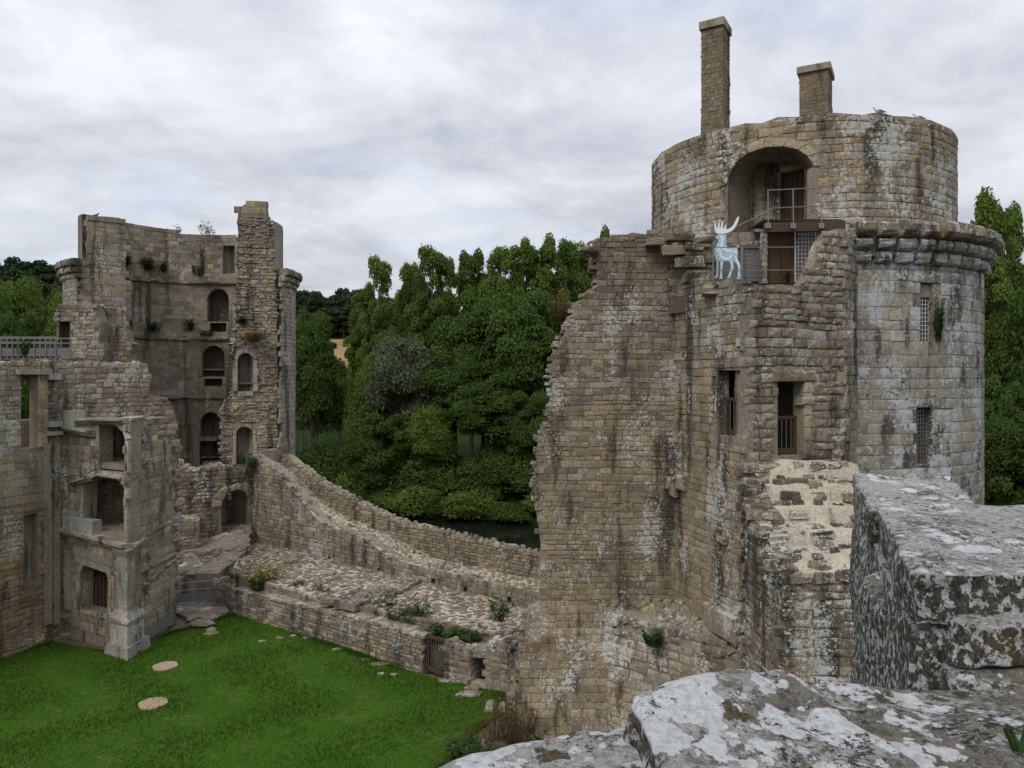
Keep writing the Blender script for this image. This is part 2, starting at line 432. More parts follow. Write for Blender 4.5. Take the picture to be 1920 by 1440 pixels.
    def cobbles(s, S, outline, size=.3, proud=(.01,.04), pal='cobble', seed=5, elong=1.3, fill=.78, holes=(), back=.05, mat=None, miss=.03, rand=.28):
        rg = random.Random(seed); us = [p[0] for p in outline]; vs = [p[1] for p in outline]
        j = 0; v = min(vs)
        while v < max(vs)+size:
            u = min(us)+(j % 2)*size*elong*.5
            while u < max(us)+size:
                cu, cv = u+rg.uniform(-rand, rand)*size*elong, v+rg.uniform(-rand, rand)*size
                if inside(outline, cu, cv) and not any(inside(h, cu, cv) for h in holes) and rg.random() > miss:
                    n = rg.choice((5, 6, 6, 7)); k = rg.uniform(.55, 1.05); a0 = rg.uniform(0, 6.28); sk = rg.uniform(-.35, .35)
                    rr = [k*rg.uniform(.8, 1.12)*size*.5*fill*1.15 for _ in range(n)]
                    dirs = [(math.cos(a0+6.283*i/n), math.sin(a0+6.283*i/n)) for i in range(n)]
                    pr = rg.uniform(*proud)
                    V = [S.pt(cu+(x*elong+y*sk)*r, cv+y*r, -back) for (x, y), r in zip(dirs, rr)]
                    V += [S.pt(cu+(x*elong+y*sk)*r*.86, cv+y*r*.86, pr*.75+rg.uniform(-.2,.2)*pr) for (x, y), r in zip(dirs, rr)]
                    V.append(S.pt(cu, cv, pr*1.15))
                    f = [(i, (i+1) % n, n+(i+1) % n, n+i) for i in range(n)]+[(n+i, n+(i+1) % n, 2*n) for i in range(n)]
                    s.stone(V, f, pick(pal, rg), mat)
                u += size*elong
            v += size*.92; j += 1
    def block(s, p8, col=None, pal='grey', jit=.012, mat=None, rg=rng, bev=.02):
        """one loose or projecting stone given by eight corners (4 bottom, 4 top), edges knocked off"""
        p8 = [Vector(p) for p in p8]; c = sum(p8, Vector())/8
        V = []; top = []
        for p in p8[:4]: V.append(p+Vector((rg.uniform(-jit, jit), rg.uniform(-jit, jit), rg.uniform(-jit, jit))))
        for p in p8[4:]:
            q = p+Vector((rg.uniform(-jit, jit), rg.uniform(-jit, jit), rg.uniform(-jit, jit))); V.append(q-Vector((0, 0, bev)))
        for p in p8[4:]:
            q = p+(c-p).normalized()*bev*1.6; q.z = p.z+rg.uniform(-jit, jit)*.5; V.append(q)
        f = [(3,2,1,0),(0,1,5,4),(1,2,6,5),(2,3,7,6),(3,0,4,7),(4,5,9,8),(5,6,10,9),(6,7,11,10),(7,4,8,11),(8,9,10,11)]
        s.stone(V, f, col or pick(pal, rg), mat)
    def done(s, limit=300, name='stone', stuff='stonework', vis=None):
        def area(t):
            v = t[0]; c = t[3]
            xs = [p[0]/max(p[1], .5) for p in v]; zs = [(p[2]-EYE)/max(p[1], .5) for p in v]
            a = (max(xs)-min(xs))*(max(zs)-min(zs))
            px = 960+F*c.x/max(c.y, .5); py = HZ-F*(c.z-EYE)/max(c.y, .5)
            return a*(1 if -20 < px < 1940 and -20 < py < 1460 and (vis is None or vis(c, px, py)) else .01)
        st = sorted(s.st, key=area, reverse=True)
        for v, f, col, c, mt in st[:limit]:
            o = mesh_obj(name, [p-c for p in v], f, mt or s.mat, s.root, c-s.loc, np.tile(np.array((*col, 1), np.float32), len(v)))
        rest = {}
        for t in st[limit:]: rest.setdefault(id(t[4] or s.mat), []).append(t)
        for L in rest.values():
            V = []; Fc = []; C = []
            for v, f, col, c, mt in L:
                b = len(V); V += [p-s.loc for p in v]; Fc += [tuple(i+b for i in q) for q in f]; C.append(np.tile(np.array((*col, 1), np.float32), (len(v), 1)))
            mesh_obj(stuff, V, Fc, L[0][4] or s.mat, s.root, (0,0,0), np.concatenate(C), kind='stuff')
        s.st = []
        return s.root

def grow(poly, k):
    cx = (min(p[0] for p in poly)+max(p[0] for p in poly))/2; cy = (min(p[1] for p in poly)+max(p[1] for p in poly))/2
    return [(x+math.copysign(k, x-cx), y+math.copysign(k, y-cy)) for x, y in poly]
def box_uv(S, hole, d0, d1, mb):
    """closed block filling a quad (u,v) between two depths of a surface"""
    q = hole
    mb.hexa([S.pt(*q[0], d0), S.pt(*q[1], d0), S.pt(*q[1], d1), S.pt(*q[0], d1), S.pt(*q[3], d0), S.pt(*q[2], d0), S.pt(*q[2], d1), S.pt(*q[3], d1)])
def rect(u0, u1, v0, v1): return [(u0, v0), (u1, v0), (u1, v1), (u0, v1)]
def pix_rect(S, x0, x1, y0, y1):
    a = S.uv(x0, y1); b = S.uv(x1, y0); return rect(a[0], b[0], a[1], b[1])

M_KEEP = mat_stone('drum_stone', lichen=.56, dark=.50, lscale=5.5, moss=.12, orange=.12)
M_SHAFT = mat_stone('shaft_stone', lichen=.60, dark=.52, lscale=4.5, white=(.58,.60,.61), moss=.08, orange=.0, streak=.5)
M_RUIN = mat_stone('ruin_stone', lichen=.46, dark=.52, lscale=7, moss=.18, orange=.22)
M_STUB = mat_stone('stub_stone', lichen=.5, dark=.68, lscale=8, moss=.15, orange=.1)
M_MORT = mat_stone('old_mortar', base=(.25,.21,.16), lichen=.3, dark=.5, lscale=8, moss=.15)
M_MORTG = mat_stone('grey_mortar', base=(.235,.21,.175), lichen=.32, dark=.42, lscale=6, moss=.1)
M_CREAM = mat_stone('cream_mortar', base=(.47,.41,.315), lichen=.10, dark=.20, moss=.0, orange=.0, bump=.5)
M_PAVE = mat_stone('paving_mortar', base=(.47,.40,.31), lichen=.03, dark=.08, moss=.05, orange=.0, bump=.5)
M_INSIDE = mat_stone('shaded_inner_stone', base=(.12,.10,.08), lichen=.1, dark=.5, moss=.05)  # stone coloured dark to put in the shade of interiors
M_WOOD = mat_plain('brown_wood', (.088,.046,.026), .6, .35, 5, .3, (9, 9, .8))
M_WOOD2 = mat_plain('beam_wood', (.072,.042,.027), .65, .3, 4, .3, (1, 1, 6))
M_GWOOD = mat_plain('grey_wood', (.16,.15,.145), .8, .3, 4, .3, (1, 1, 9))
M_STEEL = mat_plain('galvanised_steel', (.26,.26,.25), .45, .12, 6, 0, metal=.7)
M_WHITE = mat_plain('white_metal', (.62,.63,.64), .5, .08, 6)
M_IRON = mat_plain('dark_iron', (.10,.10,.105), .5, .2, 8, metal=.5)
M_VOID = mat_plain('opening_shade', (.01,.01,.012), .25, .1, 4)  # near-black colour standing in for the shade inside openings

# ------------------------------------------------------------------ round keep on the right
KC = (11.5, 32.0)
DRUM, SHAFT = Cyl(KC, 5.73), Cyl(KC, 6.58)
keep = Thing('round_tower', (KC[0], KC[1], 0), 'round stone keep with a narrower upper drum, two tall chimneys and a ring of corbels', 'tower', M_KEEP, M_MORT)
RIM = 19.66
arc_px = [(1365,436),(1364,345),(1371,320),(1384,301),(1404,287),(1434,277),(1468,275),(1497,281),(1514,293),(1526,312),(1514,318),(1513,436)]
recess = uvs(DRUM, arc_px)
top = [(-11+i*.55, RIM+.10*noise.noise(Vector((i*.7, 2, 1)))+.02*(i % 2)) for i in range(41)]
drum_out = [(-11, 13.6), (11, 13.6)]+top[::-1]
keep.wall('drum_wall', DRUM, drum_out, [recess], 1.6)
keep.wall('drum_wall', Cyl(KC, 5.70), [(11, 13.6), (math.pi*2*5.70-11, 13.6), (math.pi*2*5.70-11, RIM), (11, RIM)], (), 1.6)
def drum_pal(u, v, r):
    if v > RIM-.75: return 'brown' if r.random() < .35 else 'ochre'
    return r.choice(('ochre', 'grey', 'grey', 'ochre', 'ashlar'))
keep.courses(DRUM, [(-9.3, 13.6), (9.3, 13.6), (9.3, RIM+.02), (-9.3, RIM+.02)], [recess], (.19,.30), (.24,.60), proud=(-.004,.018), seed=21, skip=.16, pmap=drum_pal, jit=.014, gap=.006, bulge=.015, wob=.09)
ah = [p for p in recess[1:10]]
rg = random.Random(5)
for i in range(len(ah)-1):
    a, b = ah[i], ah[i+1]; c = ((recess[1][0]+recess[-1][0])/2, recess[1][1]+.3)
    def out(p):
        l = math.hypot(p[0]-c[0], p[1]-c[1]); return (p[0]+(p[0]-c[0])/l*.34, p[1]+(p[1]-c[1])/l*.34)
    keep.quad(DRUM, [a, b, out(b), out(a)], .03, .012, .12, rg, None, 'buff', .005, .006, .006)
# recess: angled back wall with its door
BACK = Plane(pix(1385, 400, 29.5).xy, pix(1545, 400, 27.4).xy)
dh = pix_rect(BACK, 1463, 1508, 316, 417)
bo = [BACK.uv(*p) for p in [(1370,450),(1535,450),(1535,262),(1370,262)]]
keep.wall('recess_wall', BACK, bo, [dh], .5)
keep.courses(BACK, bo, [dh], (.26,.36), (.4,.75), pal='grey', proud=(-.01,.012), seed=8, skip=.14, gap=.008, pmap=lambda u, v, r: r.choice(('grey', 'buff', 'ochre')))
keep.frame(BACK, dh, .17, .03, pal='buff', step=.45)
mb = MB(); box_uv(BACK, grow(dh, .05), -.42, -.34, mb); door = mb.build('door', M_WOOD, keep.root)
nb = 5; uw = (dh[1][0]-dh[0][0])/nb
for i in range(nb):
    mb = MB(); box_uv(BACK, rect(dh[0][0]+uw*i+.012, dh[0][0]+uw*(i+1)-.012, dh[0][1], dh[2][1]), -.34, -.30, mb); mb.build('plank', M_WOOD, door)
mb = MB(); p = BACK.pt(dh[0][0]+.2, dh[0][1]+.95, -.29); mb.box(p, .05, .03, .16); mb.bar(p+Vector((0, -.02, .08)), p+Vector((.12, -.06, .08)), .014); mb.build('handle', M_STEEL, door)

# floors of the two levels, out of view; the lower also blocks light
def disc(c, rad, z, th, n=48):
    v = [(c[0]+rad*math.cos(6.2832*i/n), c[1]+rad*math.sin(6.2832*i/n), z+dz) for dz in (0, th) for i in range(n)]
    return v, [tuple(range(n))[::-1], tuple(range(n, 2*n))]+[(i, (i+1) % n, n+(i+1) % n, n+i) for i in range(n)]
v, f = disc(KC, 6.45, 13.5, .42); mesh_obj('walkway_floor', [Vector(p)-keep.loc for p in v], f, M_MORTG, keep.root)
v, f = disc(KC, 5.0, 18.6, .3); mesh_obj('roof_floor', [Vector(p)-keep.loc for p in v], f, M_MORTG, keep.root)

# shaft
def px_on(S, px): return S.uv(px, 700)[0]
w_hi = pix_rect(SHAFT, 1727, 1751, 531, 641); w_lo = pix_rect(SHAFT, 1720, 1746, 764, 872)
ua, ub = px_on(SHAFT, 1606), px_on(SHAFT, 1262)
shaft_out = [(-10.5, -3), (10.5, -3), (10.5, 14.75), (ua, 14.75), (ua, 13.6), (ub, 13.6), (ub, 14.75), (-10.5, 14.75)]
keep.wall('shaft_wall', SHAFT, shaft_out, [w_hi, w_lo], 1.0)
keep.wall('shaft_wall', Cyl(KC, 6.56), [(10.5, -3), (2*math.pi*6.56-10.5, -3), (2*math.pi*6.56-10.5, 14.75), (10.5, 14.75)], (), 1.0)
u0 = px_on(SHAFT, 1575)
keep.courses(SHAFT, [(u0, 4.5), (10.0, 4.5), (10.0, 14.75), (u0, 14.75)], [w_hi, w_lo], (.30,.46), (.40,.95), pal='ashlar', proud=(-.005,.014), seed=31, gap=.006, bev=.014, bulge=.008, jit=.01, wob=.02, mat=M_SHAFT, skip=.02)
for S_, hl in ((SHAFT, w_hi), (SHAFT, w_lo)):
    u_, v_ = hl[0][0], hl[2][1]
    keep.quad(SHAFT, [(u_-.35, v_), (hl[1][0]+.3, v_), (hl[1][0]+.3, v_+.3), (u_-.35, v_+.3)], .03, .015, .2, rg, None, 'ashlar', .008, .01, .006, M_SHAFT)
    mb = MB(); box_uv(SHAFT, grow(hl, .15), -1.02, -1.0, mb); mb.build('window_back', M_VOID, keep.root)  # black sheet for the darkness behind the window
    mb = MB(); d = -.22; n = max(3, round((hl[1][0]-hl[0][0])/.12)); m = round((hl[2][1]-hl[1][1])/.135)
    for i in range(n+1):
        u = hl[0][0]+(hl[1][0]-hl[0][0])*i/n; mb.bar(SHAFT.pt(u, hl[0][1], d), SHAFT.pt(u, hl[2][1], d), .014, 4)
    for j in range(m+1):
        v = hl[0][1]+(hl[2][1]-hl[0][1])*j/m; mb.bar(SHAFT.pt(hl[0][0], v, d), SHAFT.pt(hl[1][0], v, d), .014, 4)
    mb.build('window_grille', M_WHITE if hl is w_hi else M_STEEL, keep.root)
# corbels of the machicolation, three stepped stones each
u = px_on(SHAFT, 1612); k = 0
while u < 10.2:
    cb = empty('corbel', SHAFT.pt(u, 14.6)-keep.loc); cb.parent = keep.root
    for t, (z0, z1, pr) in enumerate(((14.55, 14.93, .22), (14.94, 15.33, .42), (15.35, 15.88+rg.uniform(-.12, .06), .64+rg.uniform(-.08, .05)))):
        hw = rg.uniform(.24, .29) if t < 2 else rg.uniform(.235, .30); mb = MB()
        def cp(a, z, d): return SHAFT.pt(u+a, z+rg.uniform(-.02, .02), d+rg.uniform(-.03, .02))
        V = []
        for d, zz0, zz1 in ((-.3, z0, z1), (pr*.55, z0, z1), (pr*.85, z0+.07, z1-.02), (pr, z0+.19, z1-.10)):
            V += [cp(-hw, zz0, d), cp(hw, zz0, d), cp(hw, zz1, d), cp(-hw, zz1, d)]
        fc = [(0,3,2,1), (12,13,14,15)]
        for r_ in range(3):
            for q in range(4): fc.append((r_*4+q, r_*4+(q+1) % 4, r_*4+4+(q+1) % 4, r_*4+4+q))
        c = sum(V, Vector())/len(V); pl = pick('ashlar' if t < 2 else 'rubble', rg)
        mesh_obj('stone', [p-c for p in V], fc, M_SHAFT, cb, c-keep.loc-Vector(cb.location), np.tile(np.array((*pl, 1), np.float32), len(V)))
    u += .69
pr_ = Cyl(KC, 6.72)
keep.wall('parapet_core', pr_, ragged([(px_on(SHAFT, 1605), 14.8), (10.3, 14.8), (10.3, 15.42), (px_on(SHAFT, 1605), 15.4)], .06, .4, 4), (), .7)
keep.cobbles(Patch(lambda a, b: (KC[0]+0, KC[1], 0)) if False else Patch(lambda a, b: SHAFT.pt(a, 15.74+.05*noise.noise(Vector((a*2, b*2, 0))), b), Vector((0, 0, 1))), [(px_on(SHAFT, 1600), -.5), (10, -.5), (10, .16), (px_on(SHAFT, 1600), .16)], .4, (.02, .14), 'rubble', 9, 1.3, .85, mat=M_SHAFT)

keep.done(vis=lambda c, px, py: py < 560 or px > 1570)
# chimneys
def chimney(L, K, Rr, z0, z1, flare, seed):
    rg = random.Random(seed); L, K, Rr = (Vector(p) for p in (L, K, Rr)); Bk = L+Rr-K
    ctr = (L+Rr)/2; root = empty('chimney', Vector((ctr.x, ctr.y, z0))-keep.loc); root.parent = keep.root
    o = Vector((ctr.x, ctr.y, z0))
    def P_(c, z):
        k = 1+flare*max(0, 1-(z-z0)/1.9)**1.5; q = ctr+(c-ctr)*k; return Vector((q.x, q.y, z))
    zs = [z0+(z1-z0)*i/14 for i in range(15)]; V = []; Fc = []
    for i, z in enumerate(zs): V += [P_(c, z)-o for c in (L, K, Rr, Bk)]
    for i in range(14):
        for q in range(4): Fc.append((i*4+q, i*4+(q+1) % 4, i*4+4+(q+1) % 4, i*4+4+q))
    mesh_obj('flue_core', V, Fc, M_CHIM_M, root)
    SV, SF, SC = [], [], []
    for A, B in ((L, K), (K, Rr), (Bk, L), (Rr, Bk)):
        z = z0
        while z < z1-.1:
            h = rg.uniform(.10, .2); t = -.02; ln = (B-A).length
            while t < 1:
                ww = rg.uniform(.16, .38)/ln; t1 = min(1.01, t+ww)
                a0, a1 = P_(A.lerp(B, t+.012), z+.008), P_(A.lerp(B, t1-.012), z+.008); b1, b0 = P_(A.lerp(B, t1-.012), min(z1, z+h-.012)), P_(A.lerp(B, t+.012), min(z1, z+h-.012))
                n = (a1-a0).cross(b0-a0).normalized(); pr = rg.uniform(.0, .016); c = (a0+a1+b0+b1)/4
                b = len(SV); jj = lambda: Vector((rg.uniform(-.012, .012), rg.uniform(-.012, .012), rg.uniform(-.012, .012)))
                SV += [p-o-n*.03 for p in (a0, a1, b1, b0)]+[p.lerp(c, .1)-o+n*pr+jj() for p in (a0, a1, b1, b0)]
                SF += [tuple(b+i for i in q) for q in ((0,1,5,4), (1,2,6,5), (2,3,7,6), (3,0,4,7), (4,5,6,7))]
                SC += [(*pick('chim', rg), 1)]*8; t = t1
            z += h
    mesh_obj('flue_stonework', SV, SF, M_CHIM, root, (0,0,0), SC, kind='stuff')
    V = []
    for z in (z1, z1+.27):
        for c in (L, K, Rr, Bk):
            q = ctr+(c-ctr)*1.17; V.append(Vector((q.x, q.y, z+rg.uniform(-.01, .01)))-o)
    mesh_obj('cap_stone', V, [(3,2,1,0), (4,5,6,7), (0,1,5,4), (1,2,6,5), (2,3,7,6), (3,0,4,7)], M_CHIM, root, (0,0,0), [(*pick('grey', rg), 1)]*8)
PAL['chim'] = [(.235,.185,.12), (.21,.165,.11), (.26,.20,.13), (.19,.15,.105), (.24,.195,.14)]
M_CHIM = mat_stone('chimney_stone', lichen=.08, dark=.35, moss=.3, orange=.25, lscale=9)
M_CHIM_M = mat_stone('chimney_mortar', base=(.19,.15,.10), lichen=.08, dark=.35, moss=.2)
chimney(pix(1315, 0, 29.4).xy, pix(1355, 0, 28.95).xy, pix(1368, 0, 29.9).xy, 18.8, EYE+(HZ-52)/F*29.2, .14, 1)
chimney(pix(1499, 0, 33.6).xy, pix(1553, 0, 33.0).xy, pix(1560, 0, 34.3).xy, 18.8, EYE+(HZ-134)/F*33.3, .04, 2)

# timber platform under the upper door, its rails, lower door, grille and board fence
Yp = 25.7
plat = empty('timber_platform', (pix(1508, 425, Yp).x, Yp, 15.7)); tag(plat, 'timber landing on a thick brown beam below the arched doorway, with thin steel rails', 'platform')
mb = MB(); a = pix(1433, 436, Yp); b = pix(1583, 414, Yp)
mb.hexa([(a.x, Yp-.1, a.z), (b.x, Yp-.1, a.z+.06), (b.x, Yp+.1, a.z+.06), (a.x, Yp+.1, a.z), (a.x, Yp-.1, a.z+.31), (b.x, Yp-.1, b.z), (b.x, Yp+.1, b.z), (a.x, Yp+.1, a.z+.31)]); mb.build('beam', M_WOOD2, plat)
nb = 9
for i in range(nb):
    mb = MB(); x0 = a.x+(b.x-a.x)*i/nb; x1 = a.x+(b.x-a.x)*(i+1)/nb-.02
    mb.hexa([(x0, Yp+.11, 16.0), (x1, Yp+.11, 16.0), (x1, Yp+1.6, 16.0), (x0, Yp+1.6, 16.0), (x0, Yp+.11, 16.05), (x1, Yp+.11, 16.05), (x1, Yp+1.6, 16.05), (x0, Yp+1.6, 16.05)]); mb.build('deck_board', M_WOOD2, plat)
rail = empty('railing', (pix(1490, 400, Yp-.15).x, Yp-.15, 16)); tag(rail, 'thin steel railing of two rails standing on the brown beam before the upper door', 'railing')
Yr = Yp-.14
for i, px in enumerate((1440, 1487, 1540)):
    mb = MB(); q = pix(px, 428, Yr); mb.box(q+Vector((0, 0, 0)), .17, .05, .17); mb.build('bracket', M_STEEL, rail)
    mb = MB(); mb.bar(q+Vector((0, -.03, .05)), pix(px, 356-(px-1440)*.05, Yr-.03), .018); mb.build('post', M_STEEL, rail)
for y0, y1 in ((357, 351), (391, 385)):
    mb = MB(); mb.bar(pix(1438, y0, Yr-.03), pix(1562, y1, Yr-.03), .017); mb.build('rail', M_STEEL, rail)
mb = MB(); mb.bar(pix(1378, 427, 26.4), pix(1450, 391, 26.0), .02); h = mb.build('stair_handrail', M_STEEL); tag(h, 'sloping steel handrail rising behind the deer towards the landing', 'handrail')

ld = empty('double_door', pix(1464, 531, 26.3)); tag(ld, 'wide reddish brown boarded door under the timber landing', 'door')
for x0, x1 in ((1437, 1463.5), (1464.5, 1491)):
    n = 3
    for i in range(n):
        mb = MB(); p = pix(x0+(x1-x0)*i/n, 531, 26.3); q = pix(x0+(x1-x0)*(i+1)/n-.4, 436, 26.3)
        mb.hexa([(p.x, 26.3, p.z), (q.x, 26.3, p.z), (q.x, 26.36, p.z), (p.x, 26.36, p.z), (p.x, 26.3, q.z), (q.x, 26.3, q.z), (q.x, 26.36, q.z), (p.x, 26.36, q.z)]); mb.build('plank', M_WOOD, ld)
gr = empty('lattice_grille', pix(1508, 526, 26.1)); tag(gr, 'pale square lattice grille beside the boarded door under the landing', 'grille')
mb = MB(); n, m = 6, 13
for i in range(n+1):
    x = 1491+38*i/n; mb.bar(pix(x, 528, 26.1), pix(x, 432, 26.1), .012 if 0 < i < n else .025, 4)
for j in range(m+1):
    y = 432+96*j/m; mb.bar(pix(1491, y, 26.1), pix(1529, y, 26.1), .012, 4)
mb.build('lattice', M_WHITE, gr)
mb = MB(); p = pix(1491, 530, 26.6); q = pix(1540, 430, 26.6); mb.hexa([(p.x, 26.6, p.z), (q.x, 26.6, p.z), (q.x, 26.7, p.z), (p.x, 26.7, p.z), (p.x, 26.6, q.z), (q.x, 26.6, q.z), (q.x, 26.7, q.z), (p.x, 26.7, q.z)]); mb.build('backing', M_VOID, gr)  # black sheet painted as the dark behind the lattice
pil = Thing('stone_pillar', pix(1432, 531, 26.2), 'slim pillar of small square stones left of the boarded door', 'pillar', M_KEEP)
z = 13.98
while z < 15.6:
    h = .19; p = pix(1432, 531, 26.2); pil.block([(p.x-.09, 26.1, z), (p.x+.09, 26.1, z), (p.x+.09, 26.3, z), (p.x-.09, 26.3, z), (p.x-.09, 26.1, z+h-.015), (p.x+.09, 26.1, z+h-.015), (p.x+.09, 26.3, z+h-.015), (p.x-.09, 26.3, z+h-.015)]); z += h
pil.done()
bf = empty('board_fence', pix(1380, 531, 26.5)); tag(bf, 'grey weathered board fence behind the painted deer', 'fence')
for j in range(9):
    y0 = 530-j*7.3; mb = MB(); a = pix(1334, y0, 26.5); b = pix(1427, y0-3, 26.5)
    mb.hexa([(a.x, 26.5, a.z), (b.x, 26.5, b.z), (b.x, 26.54, b.z), (a.x, 26.54, a.z), (a.x, 26.5, a.z+.115), (b.x, 26.5, b.z+.115), (b.x, 26.54, b.z+.115), (a.x, 26.54, a.z+.115)]); mb.build('board', M_GWOOD, bf)
for px in (1337, 1391, 1425):
    mb = MB(); q = pix(px, 531, 26.44); mb.box(q, .1, .08, 1.2); mb.build('post', M_GWOOD, bf)
mb = MB(); a = pix(1333, 462, 26.45); mb.box((pix(1376, 462, 26.45).x, 26.45, a.z), 1.6, .14, .05); mb.build('cap_board', M_GWOOD, bf)

# lower guard rail before the deer
Yg = 24.0
gr2 = empty('guard_rail', pix(1415, 525, Yg)); tag(gr2, 'thin steel guard rail running past the deer and the boarded door', 'railing')
for px, y0, y1 in ((1337, 525, 447), (1391, 525, 462), (1436, 531, 437), (1497, 528, 465)):
    mb = MB(); mb.bar(pix(px, y0, Yg), pix(px, y1, Yg), .018); mb.build('post', M_STEEL, gr2)
for y in (464, 507):
    mb = MB(); mb.bar(pix(1337, y, Yg), pix(1499, y-.5, Yg), .014); mb.build('rail', M_STEEL, gr2)

# ------------------------------------------------------------------ painted deer cut-out
def deer():
    Yd = 24.55; root = empty('deer_cutout', pix(1366, 523, Yd)); tag(root, 'pale blue and white painted deer cut-out with branching antlers above the ruined wall', 'deer figure')
    Z = lambda x, y: (1280+x/4.8, 260+y/4.8)          # traced on the enlarged crop
    body = [(308,905),(300,893),(297,880),(318,868),(330,850),(352,846),(378,852),(392,872),(388,905),(390,945),(402,975),(430,985),(462,984),(478,982),(492,962),(508,955),(505,972),(494,992),(497,1020),(494,1050),(492,1075),(502,1098),(518,1125),(521,1150),(519,1200),(522,1250),(518,1264),(486,1264),(494,1245),(500,1200),(501,1160),(488,1130),(466,1108),(452,1090),(458,1125),(461,1160),(448,1190),(436,1222),(432,1248),(405,1256),(395,1250),(412,1236),(420,1210),(432,1180),(436,1152),(424,1118),(412,1098),(390,1102),(366,1105),(362,1140),(357,1180),(355,1220),(360,1250),(357,1262),(330,1262),(336,1245),(341,1210),(340,1160),(338,1104),(326,1098),(322,1130),(322,1180),(319,1225),(316,1248),(298,1254),(288,1250),(300,1235),(306,1200),(308,1150),(306,1100),(298,1078),(286,1045),(283,1010),(292,980),(308,955),(322,930),(326,908)]
    def plate(poly, y, th, name, mat, parent, tr=True):
        pts = [pix(*(Z(*p) if tr else p), Yd) for p in poly]
        vo, eo, fo = delaunay_2d_cdt([Vector((p.x, p.z)) for p in pts], [(i, (i+1) % len(pts)) for i in range(len(pts))], [], 0, 1e-5)[:3]
        pl = [(p.x, p.z) for p in pts]; keep_ = [tuple(f) for f in fo if inside(pl, sum(vo[i].x for i in f)/3, sum(vo[i].y for i in f)/3)]
        n = len(vo); V = [Vector((p.x, y, p.y)) for p in vo]+[Vector((p.x, y+th, p.y)) for p in vo]
        Fc = keep_+[tuple(i+n for i in f[::-1]) for f in keep_]
        ed = {(f[k], f[(k+1) % 3]) for f in keep_ for k in range(3)}
        Fc += [(b, a, a+n, b+n) for a, b in ed if (b, a) not in ed]
        base = world_loc(parent); return mesh_obj(name, [p-base for p in V], Fc, mat, parent)
    mblue = mat_plain('pale_blue_paint', (.42,.56,.64), .5, .16, 9); mwhite = mat_plain('white_paint', (.80,.84,.86), .5, .08, 9)
    plate(body, Yd, .03, 'body', mblue, root)
    ant = [[(300,850),(290,820),(286,780),(292,745),(300,790),(312,822),(318,800),(322,760),(332,735),(330,780),(336,815),(346,790),(352,750),(364,738),(360,790),(368,815),(380,790),(392,770),(388,812),(398,818),(424,806),(448,788),(466,760),(482,725),(498,700),(508,705),(502,735),(488,768),(470,800),(448,826),(420,842),(392,850),(360,856),(330,856)]]
    for p in ant: plate(p, Yd-.012, .024, 'antlers', mwhite, root)
    strokes = [[(330,885),(350,900),(346,950),(322,985),(304,1020),(312,1028),(338,992),(362,955),(366,900),(352,872)], [(360,930),(372,975),(400,1000),(450,1010),(478,1008),(490,1030),(484,1048),(470,1025),(430,1024),(392,1018),(364,1000)],
               [(336,1000),(346,1040),(372,1068),(410,1072),(432,1050),(450,1046),(436,1074),(410,1092),(370,1090),(340,1070),(326,1035)], [(466,1050),(480,1060),(492,1090),(508,1125),(512,1180),(508,1240),(503,1240),(504,1180),(496,1130),(478,1098)], [(345,1110),(355,1110),(350,1180),(346,1240),(341,1240),(344,1180)], [(430,1096),(440,1100),(450,1150),(430,1210),(420,1240),(412,1238),(436,1170),(444,1150)]]
    for s_ in strokes: plate(s_, Yd-.008, .01, 'painted_stroke', mwhite, root)
    for i, (x, y) in enumerate(((318,960),(300,1000),(318,1050),(350,1040),(352,1010),(380,1040),(404,1046),(424,1040),(446,1000),(470,1000),(420,1000),(388,990),(460,1035),(480,1075),(372,1078),(336,1082),(310,1068),(370,905))):
        plate([(x+5.5*math.cos(a*1.0472), y+6.5*math.sin(a*1.0472)) for a in range(6)], Yd-.012, .012, 'painted_spot', mwhite, root)
    mb = MB(); mb.bar(pix(*Z(330, 1095), Yd+.08), pix(*Z(334, 1258), Yd+.08), .03, 6); mb.build('support_strut', mat_plain('orange_wood', (.42,.17,.05), .6, .2), root)
deer()

# ------------------------------------------------------------------ broken curtain wall and canted face in front of the keep
A_, B_ = (0.2, 26.5), (5.467, 26.5)
Cc, Ee = (6.60, 22.8), (10.25, 24.2)
F1, F2, F3 = Plane(A_, B_), Plane(B_, Cc), Plane(Cc, Ee)
ruin = Thing('ruined_wall', (4.0, 26.0, 0), 'tall broken wall with a ragged left edge joined to the front of the round keep', 'wall', M_RUIN, M_MORT)
f1_px = [(1018,1330),(1014,1150),(1014,1060),(1008,960),(1006,880),(1015,806),(1033,792),(1033,690),(1049,640),(1072,590),(1092,558),(1117,545),(1119,520),(1114,470),(1124,456),(1152,441),(1222,434),(1268,436)]
f1 = uvs(F1, f1_px)+[(F1.len+.01, -.4)]
f1r = ragged(f1, .09, .3, 3, keep=lambda p: p[0] > F1.len-.1 or p[1] < .5)
ruin.wall('wall_core', F1, f1r, (), 1.5)
def ruin_pal(u, v, r):
    t = (v-8.2)/4+noise.noise(Vector((u*.5, v*.5, 5)))*.5
    if r.random() < t: return r.choice(('brown', 'dark', 'grey', 'rubble', 'brown'))
    return 'ochre' if r.random() < .62 else r.choice(('grey', 'brown', 'rubble'))
f1z = [p for p in f1]
ZS = 12.6
ruin.courses(F1, [p for p in ragged(f1, .05, .4, 7)], (), (.12,.24), (.16,.52), proud=(-.006,.022), seed=41, pmap=ruin_pal, wob=.10, jit=.013, miss=.02, gap=.007)
